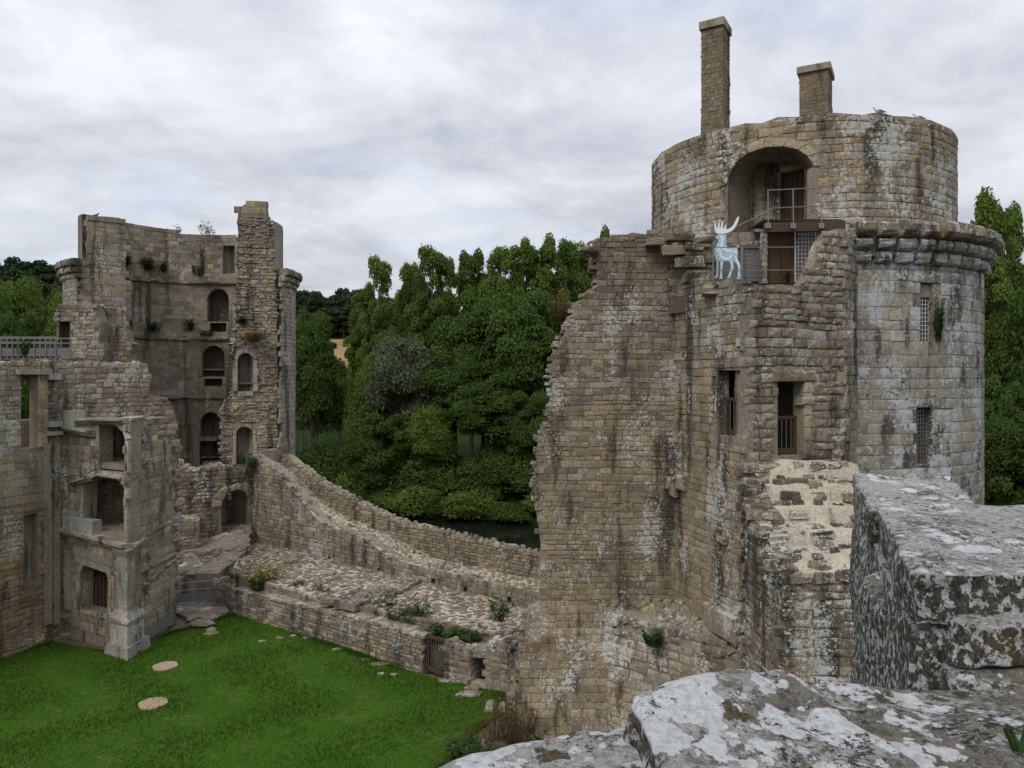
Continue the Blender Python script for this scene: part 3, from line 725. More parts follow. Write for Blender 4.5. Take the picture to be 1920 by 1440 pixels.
# stones sticking out along the ragged edge
for i in range(3, 14):
    p, q = f1[i], f1[i+1]; L = math.hypot(q[0]-p[0], q[1]-p[1]); k = max(1, int(L/.2))
    for j in range(k):
        u = p[0]+(q[0]-p[0])*(j+.5)/k+rg.uniform(-.10, .08); v = p[1]+(q[1]-p[1])*(j+.5)/k+rg.uniform(-.04, .04)
        for dd in (0.0, .45, .95):
            if rg.random() < .75:
                ww, hh = rg.uniform(.14, .3), rg.uniform(.08, .16); d1 = -dd+rg.uniform(-.05, .05)
                ps = [F1.pt(u-ww/2, v-hh/2, d1), F1.pt(u+ww/2, v-hh/2, d1), F1.pt(u+ww/2, v-hh/2, d1-.4), F1.pt(u-ww/2, v-hh/2, d1-.4)]
                ruin.block(ps+[p_+Vector((0, 0, hh)) for p_ in ps], None, 'rubble', .025)
# canted face F2
w1 = pix_rect(F2, 1343, 1387, 694, 815)
f2 = uvs(F2, [(1265,522),(1300,527),(1340,528),(1390,531)]); f2 = [(0, -.4)]+[(max(0, p[0]), p[1]) for p in f2]+[(F2.len, f2[-1][1]), (F2.len, -.4)]
ruin.wall('canted_core', F2, f2[::-1], [w1], .42)
ruin.courses(F2, [(0, 0), (F2.len, 0), (F2.len, f2[-2][1]), (0, f2[1][1])], [w1], (.17,.29), (.24,.62), proud=(-.006,.025), seed=43, pmap=lambda u, v, r: ('ochre' if r.random() < .75 else 'grey') if v < 11.2+noise.noise(Vector((u, v, 1))) else r.choice(('grey', 'rubble', 'brown', 'ashlar')), wob=.04, jit=.012, skip=.02)
F4 = Plane(B_, pix(1337, 500, 26.15).xy)
f4 = uvs(F4, [(1262,560),(1337,560),(1337,500),(1333,470),(1330,441),(1300,438),(1264,435)])
ruin.wall('crest_core', F4, ragged(f4, .05, .3, 2), (), .6)
ruin.courses(F4, f4, (), (.16,.32), (.3,.8), proud=(0,.12), seed=44, pal='rubble', jit=.03, bulge=.03)
# front face F3 with the doorway
w2 = pix_rect(F3, 1459, 1506, 716, 855)
f3 = [F3.uv(*p) for p in [(1388,530),(1412,532),(1504,536),(1520,512),(1532,482),(1542,455),(1554,436),(1575,428)]]
f3[0] = (.16, f3[0][1]); f3 = [(.16, 2)]+f3+[(F3.len, f3[-1][1]), (F3.len, 2)]
ruin.wall('front_core', F3, ragged(f3[::-1], .05, .35, 9, keep=lambda p: p[0] < .05 or p[1] < 3 or p[0] > F3.len-.05), [w2], .42)
def f3_pal(u, v, r): return r.choice(('grey', 'rubble', 'ashlar', 'brown')) if v > 10.8 else r.choice(('rubble', 'dark', 'grey'))
ruin.courses(F3, f3, [w2], (.17,.30), (.22,.62), proud=(0,.06), seed=47, pmap=f3_pal, jit=.028, bulge=.035, wob=.10, skip=.02, gap=.014)
ruin.quad(F3, [(w2[0][0]-.3, w2[2][1]), (w2[1][0]+.45, w2[2][1]), (w2[1][0]+.4, w2[2][1]+.34), (w2[0][0]-.25, w2[2][1]+.36)], .10, .03, .2, rg, None, 'rubble', .02, .03)
z = w2[0][1]
while z < w2[2][1]-.1:        # dressed jamb on the right of the doorway
    h = rg.uniform(.28, .42); h = min(h, w2[2][1]-z)
    ruin.quad(F3, [(w2[1][0], z), (w2[1][0]+rg.uniform(.26, .4), z), (w2[1][0]+.3, z+h), (w2[1][0], z+h)], .07, .015, .25, rg, None, 'buff', .006, .006, .006); z += h
# short return from the front face to the shaft
RET = Plane(Ee, (11.35, 25.75)); ruin.wall('return_core', RET, [(0, 2), (RET.len, 2), (RET.len, 15.5), (0, 15.3)], (), .8)
ruin.courses(RET, [(0, 4), (RET.len, 4), (RET.len, 15.5), (0, 15.2)], (), (.22,.36), (.3,.6), proud=(0,.05), seed=49, pal='grey', jit=.02, bulge=.02)
# dark box added behind the two openings to keep light out, with a roof
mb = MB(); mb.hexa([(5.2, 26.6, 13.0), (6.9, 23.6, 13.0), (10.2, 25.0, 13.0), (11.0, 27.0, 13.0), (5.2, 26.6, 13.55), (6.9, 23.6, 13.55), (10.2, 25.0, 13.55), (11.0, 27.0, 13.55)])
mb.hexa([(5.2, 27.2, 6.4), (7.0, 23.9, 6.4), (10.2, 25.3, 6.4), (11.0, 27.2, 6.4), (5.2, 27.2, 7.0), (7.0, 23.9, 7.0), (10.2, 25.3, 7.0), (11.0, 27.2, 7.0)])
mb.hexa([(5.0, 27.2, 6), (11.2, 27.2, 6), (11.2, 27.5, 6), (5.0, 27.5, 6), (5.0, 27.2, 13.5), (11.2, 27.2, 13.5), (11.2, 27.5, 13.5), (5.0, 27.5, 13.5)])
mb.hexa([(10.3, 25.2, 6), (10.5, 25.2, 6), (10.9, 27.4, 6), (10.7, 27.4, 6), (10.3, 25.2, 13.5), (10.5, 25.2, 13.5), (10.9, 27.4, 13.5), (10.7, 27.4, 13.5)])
mb.build('dark_box_shell', M_INSIDE, ruin.root)
mb = MB(); mb.hexa([(1.6, 27.9, 13.0), (5.3, 26.6, 13.0), (7.5, 30, 13.0), (4.5, 33, 13.0), (1.6, 27.9, 13.5), (5.3, 26.6, 13.5), (7.5, 30, 13.5), (4.5, 33, 13.5)]); mb.build('wall_top', M_MORT, ruin.root)
# lower, older masonry standing proud of the wall
LB = (3.04, 26.3); LC = (6.85, 22.75)
L1, L2 = Bat((-.6, 26.3), LB, 3.3, .17), Bat(LB, LC, 3.0, .12)
l1 = [(-.75, -2.2)]+uvs(L1, [(940,1400),(960,1330),(975,1262),(986,1190),(990,1160),(1010,1146),(1100,1138),(1137,1140)]); l1 = l1[:-1]+[(L1.len, l1[-1][1]), (L1.len+.5, -2.2)]
ruin.wall('plinth_core', L1, ragged(l1, .06, .3, 5, keep=lambda p: p[1] < .2 or p[0] > L1.len-.1), (), 1.2)
ruin.courses(L1, l1, (), (.19,.28), (.3,.6), proud=(-.005,.025), seed=51, pal='ochre', pmap=lambda u, v, r: 'ochre' if r.random() < .7 else r.choice(('grey', 'brown', 'rubble')), jit=.013)
for i in range(1, 6):
    p, q = l1[i], l1[i+1]; L = math.hypot(q[0]-p[0], q[1]-p[1]); k = max(1, int(L/.25))
    for j in range(k):
        u = p[0]+(q[0]-p[0])*(j+.5)/k-.05; v = p[1]+(q[1]-p[1])*(j+.5)/k
        for dd in (0.0, .5):
            ww, hh = rg.uniform(.15, .32), rg.uniform(.1, .2)
            ps = [L1.pt(u-ww/2, v-hh/2, -dd), L1.pt(u+ww/2, v-hh/2, -dd), L1.pt(u+ww/2, v-hh/2, -dd-.45), L1.pt(u-ww/2, v-hh/2, -dd-.45)]
            ruin.block(ps+[p_+Vector((0, 0, hh)) for p_ in ps], None, 'rubble', .03)
l2 = uvs(L2, [(1137,1142),(1200,1160),(1262,1176),(1300,1186),(1340,1200),(1385,1222)]); l2 = [(-.55, -2.2), (0, l2[0][1])]+l2[1:]+[(L2.len, l2[-1][1]), (L2.len, -2.2)]
ruin.wall('plinth_core', L2, ragged(l2[::-1], .05, .3, 6, keep=lambda p: p[1] < .2), (), 1.0)
ruin.courses(L2, l2, (), (.19,.29), (.28,.6), proud=(0,.05), seed=53, jit=.02, bulge=.03, miss=.05, pmap=lambda u, v, r: r.choice(('ochre', 'grey', 'rubble')) if v < 2 else r.choice(('rubble', 'dark', 'brown', 'grey')))
def l2top(a, b): return Plane.pt(L2, a, 2.86+b*.34+.25*noise.noise(Vector((a*1.3, b*2, 4))), .02-b)
V = [l2top(-.4+5.2*i/30, 1.7*j/8)-ruin.loc for j in range(9) for i in range(31)]
mesh_obj('rubble_slope', V, [(j*31+i, j*31+i+1, j*31+i+32, j*31+i+31) for j in range(8) for i in range(30)], M_MORT, ruin.root)
ruin.cobbles(Patch(l2top, Vector((0, 0, 1))), [(-.5, -.05), (L2.len+.1, -.05), (L2.len+.1, 1.6), (-.5, 1.6)], .27, (.04, .18), 'rubble', 13, 1.3, 1.0)
# parapet rubble on the crest between the ragged edge and the deer
CR = Patch(lambda a, b: F1.pt(a, 15.55+.12*noise.noise(Vector((a*1.5, b*2, 7)))-max(0, 2.9-a)*.33, -b), Vector((0, 0, 1)))
ruin.cobbles(CR, [(2.0, 0), (5.4, 0), (5.4, 1.4), (2.0, 1.4)], .3, (.03, .12), 'rubble', 14)
for px, y, ww, hh in ((1300,462,.6,.3),(1292,492,.95,.36),(1262,470,.7,.3),(1305,520,.8,.4),(1340,545,.75,.28),(1385,545,.65,.25),(1235,455,.8,.25),(1108,468,.5,.2),(1275,445,.9,.22),(1320,448,.5,.2)):
    c = pix(px, y, 26.2 if px < 1262 else 25.8 if px < 1315 else 24.2); a_ = rg.uniform(-.2, .2)
    mbx = MB(); mbx.box(c-Vector((0, 0, hh/2)), ww, .55, hh, a_); ruin.block([Vector(p) for p in mbx.v], None, 'rubble', .05, bev=.06)
for i in range(70):          # tumbled stones on the broken right-hand parapet
    t = rg.random(); px = 1508+t*97; y = 536-t*106+rg.uniform(0, 12); c = pix(px, y, 23.9+t*1.2+rg.uniform(0, .9)); mbx = MB(); mbx.box(c, rg.uniform(.2, .55), rg.uniform(.2, .4), rg.uniform(.08, .2), rg.uniform(0, 3)); ruin.block([Vector(p) for p in mbx.v], None, r_ if (r_ := rg.choice(('rubble', 'grey', 'ashlar'))) else 'grey', .04, bev=.03)
for (S_, x0, x1, y0, y1, pr) in ((F1, 1246, 1263, 893, 915, .35), (F2, 1266, 1276, 905, 928, .3), (F2, 1276, 1290, 893, 916, .22), (F2, 1326, 1386, 1158, 1176, .16), (F3, 1392, 1436, 893, 918, .3), (F2, 1352, 1366, 1010, 1016, .2), (F3, 1500, 1524, 744, 760, .12)):
    p_ = S_.uv(x0, y1); q_ = S_.uv(x1, y0); ruin.quad(S_, rect(p_[0], q_[0], p_[1], q_[1]), pr, .05, .25, rg, None, 'rubble', .02, .02, .0)
ruin.done()

def bar_gate(name, S, hole, d, top_v, nbar, label):
    """low wooden frame with thin steel bars set in an opening"""
    root = empty(name, S.pt((hole[0][0]+hole[1][0])/2, hole[0][1], d)); tag(root, label, 'barrier')
    u0, u1, v0 = hole[0][0]+.02, hole[1][0]-.02, hole[0][1]+.03; th = .09
    for nm, q in (('rail', rect(u0, u1, top_v-th, top_v)), ('rail', rect(u0, u1, v0, v0+.16)), ('post', rect(u0, u0+th, v0+.165, top_v-th-.005)), ('post', rect(u1-th, u1, v0+.165, top_v-th-.005))):
        mb = MB(); box_uv(S, q, d-.05, d+.03, mb); mb.build(nm, M_WOOD2, root)
    for i in range(nbar):
        u = u0+th+(u1-u0-2*th)*(i+.5)/nbar; mb = MB(); mb.bar(S.pt(u, v0+.16, d), S.pt(u, top_v-th, d), .012, 5); mb.build('bar', M_STEEL, root)
bar_gate('window_barrier', F2, w1, -.35, F2.uv(1360, 746)[1], 5, 'brown wooden barrier with thin steel bars in the left dark window opening')
bar_gate('doorway_barrier', F3, w2, -.30, F3.uv(1480, 781)[1], 4, 'brown wooden barrier with thin steel bars in the right dark doorway')

# ------------------------------------------------------------------ capped stub of the torn-off wall
stub = Thing('wall_stub', (8.0, 21.0, 0), 'stepped stub of a torn-off wall capped with pale mortar below the dark doorway', 'wall', M_STUB, M_MORT)
SL = [(23.3, 8.45), (22.9, 8.3), (22.78, 7.98), (22.3, 7.8), (22.18, 7.42), (21.7, 7.28), (21.58, 6.92), (21.0, 6.72), (20.86, 6.42), (20.3, 6.2), (19.8, 5.92)]
def zs(y):
    y = min(max(y, SL[-1][0]), SL[0][0])
    for (a, za), (b, zb) in zip(SL, SL[1:]):
        if b <= y <= a: return za+(zb-za)*(a-y)/(a-b)
    return SL[-1][1]
def stub_x(y): t = (23.3-y)/3.5; return 6.75+t*.08, 10.2-t*.9
def stub_pt(a, b):          # a: 0..1 across, b: depth from the wall
    y = 23.3-b; x0, x1 = stub_x(y); dip = .18*(abs(a-.5)*2)**3
    return (x0+(x1-x0)*a, y, zs(y)-dip+.10*noise.noise(Vector((a*6, y*1.6, 3))))
V = []; Fc = []; nu, nv = 22, 40
for j in range(nv+1):
    for i in range(nu+1): V.append(Vector(stub_pt(i/nu, 3.5*j/nv))-stub.loc-Vector((0, 0, .28 if j == nv else .05 if j == nv-1 else 0)))
for j in range(nv):
    for i in range(nu): k = j*(nu+1)+i; Fc.append((k, k+1, k+nu+2, k+nu+1))
mesh_obj('mortar_cap', V, Fc, M_CREAM, stub.root)
for r_, bb in enumerate((.12, .40, .66, .92, 1.20, 1.50, 1.78, 2.06, 2.40, 2.72, 3.02, 3.34)):
    y0, y1 = 23.3-bb, 23.3-bb-.3; x0, x1 = stub_x(y0); x = x0+rg.uniform(0, .15)
    while x < x1-.1:
        ww = rg.uniform(.14, .62); hh = rg.uniform(.03, .13); z0 = stub_pt((x+ww/2-x0)/(x1-x0), bb+.15)[2]; dd = rg.uniform(.07, .15); o_ = rg.uniform(-.09, .09)
        if rg.random() < .86:
            ps = [(x, y0-.15-dd+o_, z0-.12), (x+ww, y0-.15-dd+o_, z0-.12), (x+ww, y0-.15+dd*.6+o_, z0-.1), (x, y0-.15+dd*.6+o_, z0-.1)]
            stub.block([Vector(p) for p in ps]+[Vector((p[0], p[1]+.03, z0+hh)) for p in ps[:2]]+[Vector((p[0], p[1], z0+hh+.03)) for p in ps[2:]], None, rg.choice(('dark', 'grey', 'rubble')), .05, bev=.04)
        x += ww+rg.uniform(.03, .3)
FR = Plane((stub_x(19.8)[0], 19.8), (stub_x(19.8)[1], 19.8)); LS = Plane((6.75, 23.3), (stub_x(19.8)[0], 19.8))
stub.wall('front_core', FR, ragged([(0, 0), (FR.len, 0), (FR.len, 5.85), (0, 5.9)], .05, .3, 3, keep=lambda p: p[1] < .5), (), .6)
stub.courses(FR, [(0, 2), (FR.len, 2), (FR.len, 5.9), (0, 5.95)], (), (.16,.30), (.25,.6), pal='dark', proud=(0,.06), seed=61, jit=.03, bulge=.03, pmap=lambda u, v, r: r.choice(('dark', 'rubble', 'grey', 'dark')) if v > 3.9 else r.choice(('grey', 'ochre', 'rubble')))
lo = [(0, 0)]+[(23.3-y, z-.12) for y, z in SL]+[(3.5, 0)]
lo = [(u*LS.len/3.5, v) for u, v in lo]
stub.wall('side_core', LS, lo[::-1], (), .5)
stub.courses(LS, lo, (), (.18,.30), (.25,.6), pal='rubble', proud=(0,.05), seed=63, jit=.025, bulge=.03, pmap=lambda u, v, r: r.choice(('rubble', 'dark', 'grey')))
for i in range(70):
    t = rg.random(); y = 23.2-t*3.3; x = stub_x(y)[0]+rg.uniform(-.14, .42); mbx = MB(); mbx.box((x, y, zs(y)-.25+rg.uniform(-.1, .1)), rg.uniform(.25, .6), rg.uniform(.25, .45), rg.uniform(.14, .28), rg.uniform(-.4, .4)); stub.block([Vector(p) for p in mbx.v], None, rg.choice(('rubble', 'dark', 'grey')), .035, bev=.04)
stub.done()

# ------------------------------------------------------------------ ruined round tower on the left
M_LT = mat_stone('tower_stone', lichen=.36, dark=.55, lscale=8, moss=.16, orange=.14, streak=.16)
M_LTIN = mat_stone('tower_inner_stone', lichen=.26, dark=.42, lscale=7, moss=.14, orange=.18, streak=.10)
M_LTM = mat_stone('tower_mortar', base=(.235,.20,.155), lichen=.16, dark=.52, lscale=8, moss=.15, streak=.16)
M_LTIM = mat_stone('tower_inner_mortar', base=(.28,.245,.195), lichen=.2, dark=.5, lscale=7, moss=.15, streak=.10)
M_PLAS = mat_stone('plaster', base=(.30,.235,.155), lichen=.03, dark=.15, moss=.05, orange=.0)
LTC = (-19.9, 48.0)
LI, LU, LE = Cyl(LTC, 4.5, True), Cyl(LTC, 4.95, True), Cyl(LTC, 6.47)
lt = Thing('ruined_tower', (LTC[0], LTC[1], 0), 'hollow ruined round tower split open, showing arched niches and overgrown ledges inside', 'tower', M_LT, M_LTM)
def parch(S, x0, x1, y0, y1):
    a = S.uv(x0, y1); b = S.uv(x1, y0); return arch(a[0], b[0], a[1], b[1])
n1, n2, n3 = parch(LI, 389, 429, 541, 603), parch(LI, 379, 421, 648, 706), parch(LI, 376, 414, 773, 820)
s1, s2, s3 = pix_rect(LI, 393, 424, 605, 622), pix_rect(LI, 383, 416, 710, 724), pix_rect(LI, 374, 414, 827, 872)
n0 = pix_rect(LU, 417, 440, 460, 513)
uL, uR = -R(123)*4.5, R(130)*4.5
li_out = [(uL, 0), (uR, 0), (uR, 17.15), (uL, 17.15)]
lt.wall('inner_wall', LI, li_out, [n1, n2, n3, s1, s2, s3], .9, mat=M_LTIM)
lu_out = [(-R(112)*4.95, 17.0), (R(127)*4.95, 17.0), (R(127)*4.95, 20.1)]+[(u, LU.uv(px, py)[1]) for px, py, u in ((440,443,LU.uv(440,443)[0]), (400,442,LU.uv(400,442)[0]), (330,438,LU.uv(330,438)[0]), (237,426,LU.uv(237,426)[0]))]+[(-R(112)*4.95, 19.9)]
lt.wall('upper_wall', LU, lu_out, [n0], .75, mat=M_LTIM)
lt.wall('outer_wall', Cyl(LTC, 6.4), [(R(56)*6.4, -2), (R(298)*6.4, -2), (R(298)*6.4, 17.1), (R(56)*6.4, 17.1)], (), .5)
lt.wall('upper_outer_wall', Cyl(LTC, 5.75), [(R(75)*5.75, 17), (R(292)*5.75, 17), (R(292)*5.75, 19.9), (R(75)*5.75, 19.9)], (), .3)
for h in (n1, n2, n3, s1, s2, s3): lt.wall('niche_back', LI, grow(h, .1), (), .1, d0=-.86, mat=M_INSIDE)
lt.wall('niche_back', LU, grow(n0, .1), (), .1, d0=-.5, mat=M_LTIM)
vis_in = lambda S, v0, v1, pl=0: [(S.uv(228, 700)[0]-.4, v0), (S.uv(470, 700)[0]+.6, v0), (S.uv(470, 700)[0]+.6, v1), (S.uv(228, 700)[0]-.4, v1)]
def in_pal(u, v, r):
    t = noise.noise(Vector((u*.5, v*.3, 9)))
    return r.choice(('grey', 'ashlar', 'rubble')) if t > .1 and v > 13 else r.choice(('rubble', 'ashlar', 'grey')) if v > 9 else r.choice(('grey', 'rubble', 'rubble'))
lt.courses(LI, vis_in(LI, 3.0, 17.1), [n1, n2, n3, s1, s2, s3], (.24,.34), (.35,.75), proud=(-.016,.004), seed=71, pmap=in_pal, mat=M_LTIN, skip=.1, gap=.003, jit=.004, bev=.006, bulge=.004)
lt.courses(LU, [(LU.uv(228, 500)[0]-.3, 17.15), (LU.uv(455, 500)[0]+.5, 17.15), (LU.uv(455, 500)[0]+.5, 20.1), (LU.uv(228, 500)[0]-.3, 20.7)], [n0], (.22,.32), (.3,.65), gap=.005, proud=(-.014,.008), seed=72, mat=M_LTIN, pmap=lambda u, v, r: r.choice(('grey', 'ashlar', 'rubble', 'brown')), skip=.05)
for h in (n1, n2, n3): lt.frame(LI, h, .24, .02, pal='grey', step=.4, mat=M_LTIN)
for v in (17.05, 13.35, 9.45):       # ledges where the floors once rested
    u = LI.uv(226, 700)[0]
    while u < LI.uv(470, 700)[0]+.5:
        ww = rg.uniform(.4, .8); p = rg.uniform(.08, .24); z0 = v+rg.uniform(-.05, .03)
        lt.quad(LI, [(u, z0-.14), (u+ww, z0-.14), (u+ww, z0), (u, z0)], p, .03, .1, rg, None, 'brown', .02, .02, .004, M_LTIN); u += ww
v, f = disc(LTC, 5.4, 2.2, .3, 32); mesh_obj('inner_floor', [Vector(p)-lt.loc for p in v], f, M_INSIDE, lt.root)
# cut faces of the tower wall
ci, co = LI.c+(LI.t*math.cos(R(40))+LI.r*math.sin(R(40)))*4.5, LI.c+(LI.t*math.cos(R(54))+LI.r*math.sin(R(54)))*6.47
XR = Plane(ci, co)
xr_px = [(428,1020),(416,885),(413,800),(414,770),(424,748),(431,742),(430,680),(432,620),(441,606),(443,530),(447,440),(447,392),(457,384),(478,377),(502,378),(504,408),(510,422),(512,505),(518,520),(520,700),(521,1020)]
xr = uvs(XR, xr_px)
wa, wb = parch(XR, 446, 475, 662, 734), parch(XR, 443, 474, 800, 872)
lt.wall('cut_face', XR, ragged(xr[::-1], .07, .3, 4), [wa, wb], .9)
for h in (wa, wb): lt.wall('niche_back', XR, grow(h, .12), (), .1, d0=-.9, mat=M_LTIM)
zt = XR.uv(470, 404)[1]
def xr_pal(u, v, r): return r.choice(('rubble', 'grey', 'buff', 'rubble'))
lt.courses(XR, [(u, min(v, zt)) for u, v in xr], [wa, wb], (.10,.22), (.16,.45), proud=(-.025,.09), seed=73, pmap=xr_pal, jit=.035, bulge=.03, wob=.12, skip=.2, gap=.016, miss=.06)
lt.courses(XR, [(u, v) for u, v in xr if v >= zt-.3]+[XR.uv(504, 405), XR.uv(447, 405)], (), (.3,.4), (.5,.7), proud=(-.02,-.01), seed=74, pal='buff', gap=.004)
lt.frame(XR, wa, .26, .14, pal='ashlar', step=.42, seed=2, bottom=True); lt.frame(XR, wb, .2, .06, pal='buff', step=.45, seed=4)
# small timber sills set in the niches
for h, S in ((wa, XR), (wb, XR), (n2, LI), (s3, LI)):
    mb = MB(); v_ = h[0][1]+.42; box_uv(S, rect(min(h[0][0], h[1][0])+.02, max(h[0][0], h[1][0])-.02, v_, v_+.1), -.8, -.35, mb); mb.build('sill', M_LTM, lt.root, col=None)
# convex strip beside it, with a broken corbel ring
lt.courses(LE, [(R(54)*6.47, 1), (R(100)*6.47, 1), (R(100)*6.47, 16.5), (R(54)*6.47, 16.5)], (), (.22,.32), (.3,.6), proud=(0,.02), seed=75, pal='ashlar', gap=.008)
for a0, a1 in ((54, 104), (-104, -55)):
    a = a0
    while a < a1:
        for z0, z1, pr in ((16.15, 16.45, .12), (16.46, 16.8, .26), (16.81, 17.2, .4)):
            q = [(R(a)*6.47+.02, z0), (R(a+4.2)*6.47-.02, z0), (R(a+4.2)*6.47-.02, z1), (R(a)*6.47+.02, z1)]
            lt.quad(LE, q, pr+rg.uniform(-.05, .05), .06, .3, rg, None, 'grey', .02, .02)
        a += 4.6
lt.courses(LE, [(R(-100)*6.47, 8), (R(-55)*6.47, 8), (R(-55)*6.47, 16.2), (R(-100)*6.47, 16.2)], (), (.22,.32), (.3,.6), proud=(0,.02), seed=76, pal='grey')
lo_, li_ = LI.c+(LI.t*math.cos(R(56))-LI.r*math.sin(R(56)))*6.47, LI.c+(LI.t*math.cos(R(47))-LI.r*math.sin(R(47)))*4.5
XL = Plane(lo_, li_)
xl_px = [(150,720),(150,560),(152,505),(166,500),(167,411),(200,408),(233,414),(233,424),(236,436),(237,600),(240,640),(250,650),(252,720)]
xl = uvs(XL, xl_px)
lt.wall('cut_face', XL, ragged(xl[::-1], .04, .35, 8), (), .6)
lt.courses(XL, xl, (), (.2,.34), (.3,.7), gap=.006, proud=(-.01,.02), seed=77, pmap=lambda u, v, r: r.choice(('grey', 'ashlar', 'rubble', 'buff')), jit=.015)
capq = [XL.uv(164, 409)[0], XL.uv(235, 409)[0]]; zc = XL.uv(200, 409)[1]
mb = MB(); box_uv(XL, rect(capq[0], capq[1], zc-.22, zc+.05), -.6, .07, mb); recol(mb.build('cap_stone', M_LT, lt.root), (.24, .20, .15))
# lower front of the tower with its arched doorway
LL = Cyl(LTC, 6.62)
lda = parch(LL, 415, 467, 916, 1003)
ll_px = [(300,1060),(300,870),(332,866),(345,880),(380,886),(412,872),(440,880),(470,884)]
llo = uvs(LL, ll_px); uu = R(58)*6.62; llo = [(llo[0][0], 0)]+llo[1:]+[(uu, llo[-1][1]), (uu, 0)]
lt.wall('front_wall', LL, ragged(llo[::-1], .05, .35, 5, keep=lambda p: p[1] < 1.2), [lda], 1.6)
lt.courses(LL, llo, [lda], (.16,.26), (.22,.5), proud=(0,.05), seed=78, pal='dark', pmap=lambda u, v, r: r.choice(('dark', 'brown', 'rubble')), jit=.025, bulge=.03, skip=.3)
ahp = lda[2:]; c0 = ((lda[0][0]+lda[1][0])/2, ahp[0][1])
for i in range(0, len(ahp)-1):
    def out(p, W): l = math.hypot(p[0]-c0[0], p[1]-c0[1]); return (p[0]+(p[0]-c0[0])/l*W, p[1]+(p[1]-c0[1])/l*W)
    W = rg.uniform(.34, .58); lt.quad(LL, [ahp[i], ahp[i+1], out(ahp[i+1], W), out(ahp[i], W)], .08, .03, .3, rg, None, 'buff' if i % 2 else 'ashlar', .015, .02, .012)
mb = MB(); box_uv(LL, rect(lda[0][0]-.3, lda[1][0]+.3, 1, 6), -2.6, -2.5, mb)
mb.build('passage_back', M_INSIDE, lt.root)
mb = MB(); box_uv(LL, rect(lda[0][0]+.45, lda[1][0]-.5, 2.0, 4.5), -2.5, -1.65, mb); mb.build('passage_pier', M_LTIM, lt.root)
for i in range(60):          # broken crest of the lower front
    u = rg.uniform(llo[1][0], uu-.2); t = np.interp(u, [p[0] for p in llo[1:-2]], [p[1] for p in llo[1:-2]]); p = LL.pt(u, t-.12, -rg.uniform(0, 1.5))
    mbx = MB(); mbx.box(p, rg.uniform(.2, .5), rg.uniform(.2, .4), rg.uniform(.12, .3), rg.uniform(0, 3)); lt.block([Vector(q) for q in mbx.v], None, rg.choice(('rubble', 'dark', 'grey')), .04, bev=.04)
lt.done()

# ------------------------------------------------------------------ fragments and footbridge between tower and left wing
fr1 = Thing('wall_fragment', (pix(150, 700, 41).x, 41, 9), 'ragged wall fragment with a small square opening and yellow lichen on top, beside the footbridge', 'wall', M_LT, M_LTM)
FA = Plane(pix(104, 700, 41.2).xy, pix(250, 700, 41).xy)
fo = uvs(FA, [(104,720),(105,576),(118,572),(176,571),(180,592),(187,604),(184,640),(191,655),(191,720)])
fh = pix_rect(FA, 110, 131, 603, 652)
fr1.wall('wall_core', FA, ragged(fo[::-1], .05, .3, 3), [fh], .9); fr1.wall('opening_back', FA, grow(fh, .1), (), .1, d0=-.8, mat=M_LTIM)
fr1.courses(FA, fo, [fh], (.14,.26), (.2,.5), proud=(0,.05), seed=81, jit=.022, bulge=.025, pal='rubble', pmap=lambda u, v, r: r.choice(('rubble', 'grey', 'ashlar', 'brown')))
fr1.cobbles(Patch(lambda a, b: FA.pt(a, fo[2][1]+.03*noise.noise(Vector((a, b, 0))), -b), Vector((0, 0, 1))), [(.3, 0), (2.1, 0), (2.1, .9), (.3, .9)], .3, (.03, .1), [(.36,.27,.08)][0] if False else 'ochre', 5)
fr1.done()
fr2 = Thing('wall_fragment', (pix(220, 700, 42).x, 42, 9), 'low back fragment of wall with a tall slit and stepped broken end against the tower', 'wall', M_LT, M_LTM)
FB = Plane(pix(188, 700, 42.2).xy, pix(252, 700, 42).xy)
fo = uvs(FB, [(189,720),(190,574),(204,577),(205,608),(219,610),(221,616),(233,618),(238,640),(247,645),(240,664),(245,690),(245,720)])
fh = pix_rect(FB, 192, 198, 600, 662)
fr2.wall('wall_core', FB, ragged(fo[::-1], .04, .3, 3), (), .7); fr2.courses(FB, fo, (), (.16,.28), (.18,.42), proud=(0,.03), seed=82, pmap=lambda u, v, r: r.choice(('rubble', 'brown', 'grey')))
fr2.done()
Yb = 39.0
fb = empty('footbridge', pix(60, 672, Yb)); tag(fb, 'narrow footbridge with grey boards and a light metal railing leading to the ruined tower', 'footbridge')
x0, x1 = pix(-60, 668, Yb).x, pix(127, 668, Yb).x
for k, (y0, y1, dx) in enumerate(((668, 660.5, 0), (660, 652.5, 0))):
    mb = MB(); a = pix(0, y0, Yb).z; b = pix(0, y1, Yb).z; mb.hexa([(x0, Yb, a), (x1, Yb, a), (x1, Yb+.05, a), (x0, Yb+.05, a), (x0, Yb, b), (x1, Yb, b), (x1, Yb+.05, b), (x0, Yb+.05, b)]); mb.build('side_board', M_GWOOD, fb)
zf = pix(0, 671, Yb).z
for i in range(10):
    mb = MB(); xa = x0+(x1-x0)*i/10; mb.hexa([(xa+.01, Yb+.06, zf-.08), (xa+(x1-x0)/10-.01, Yb+.06, zf-.08), (xa+(x1-x0)/10-.01, Yb+1.3, zf-.08), (xa+.01, Yb+1.3, zf-.08), (xa+.01, Yb+.06, zf), (xa+(x1-x0)/10-.01, Yb+.06, zf), (xa+(x1-x0)/10-.01, Yb+1.3, zf), (xa+.01, Yb+1.3, zf)]); mb.build('deck_board', M_GWOOD, fb)
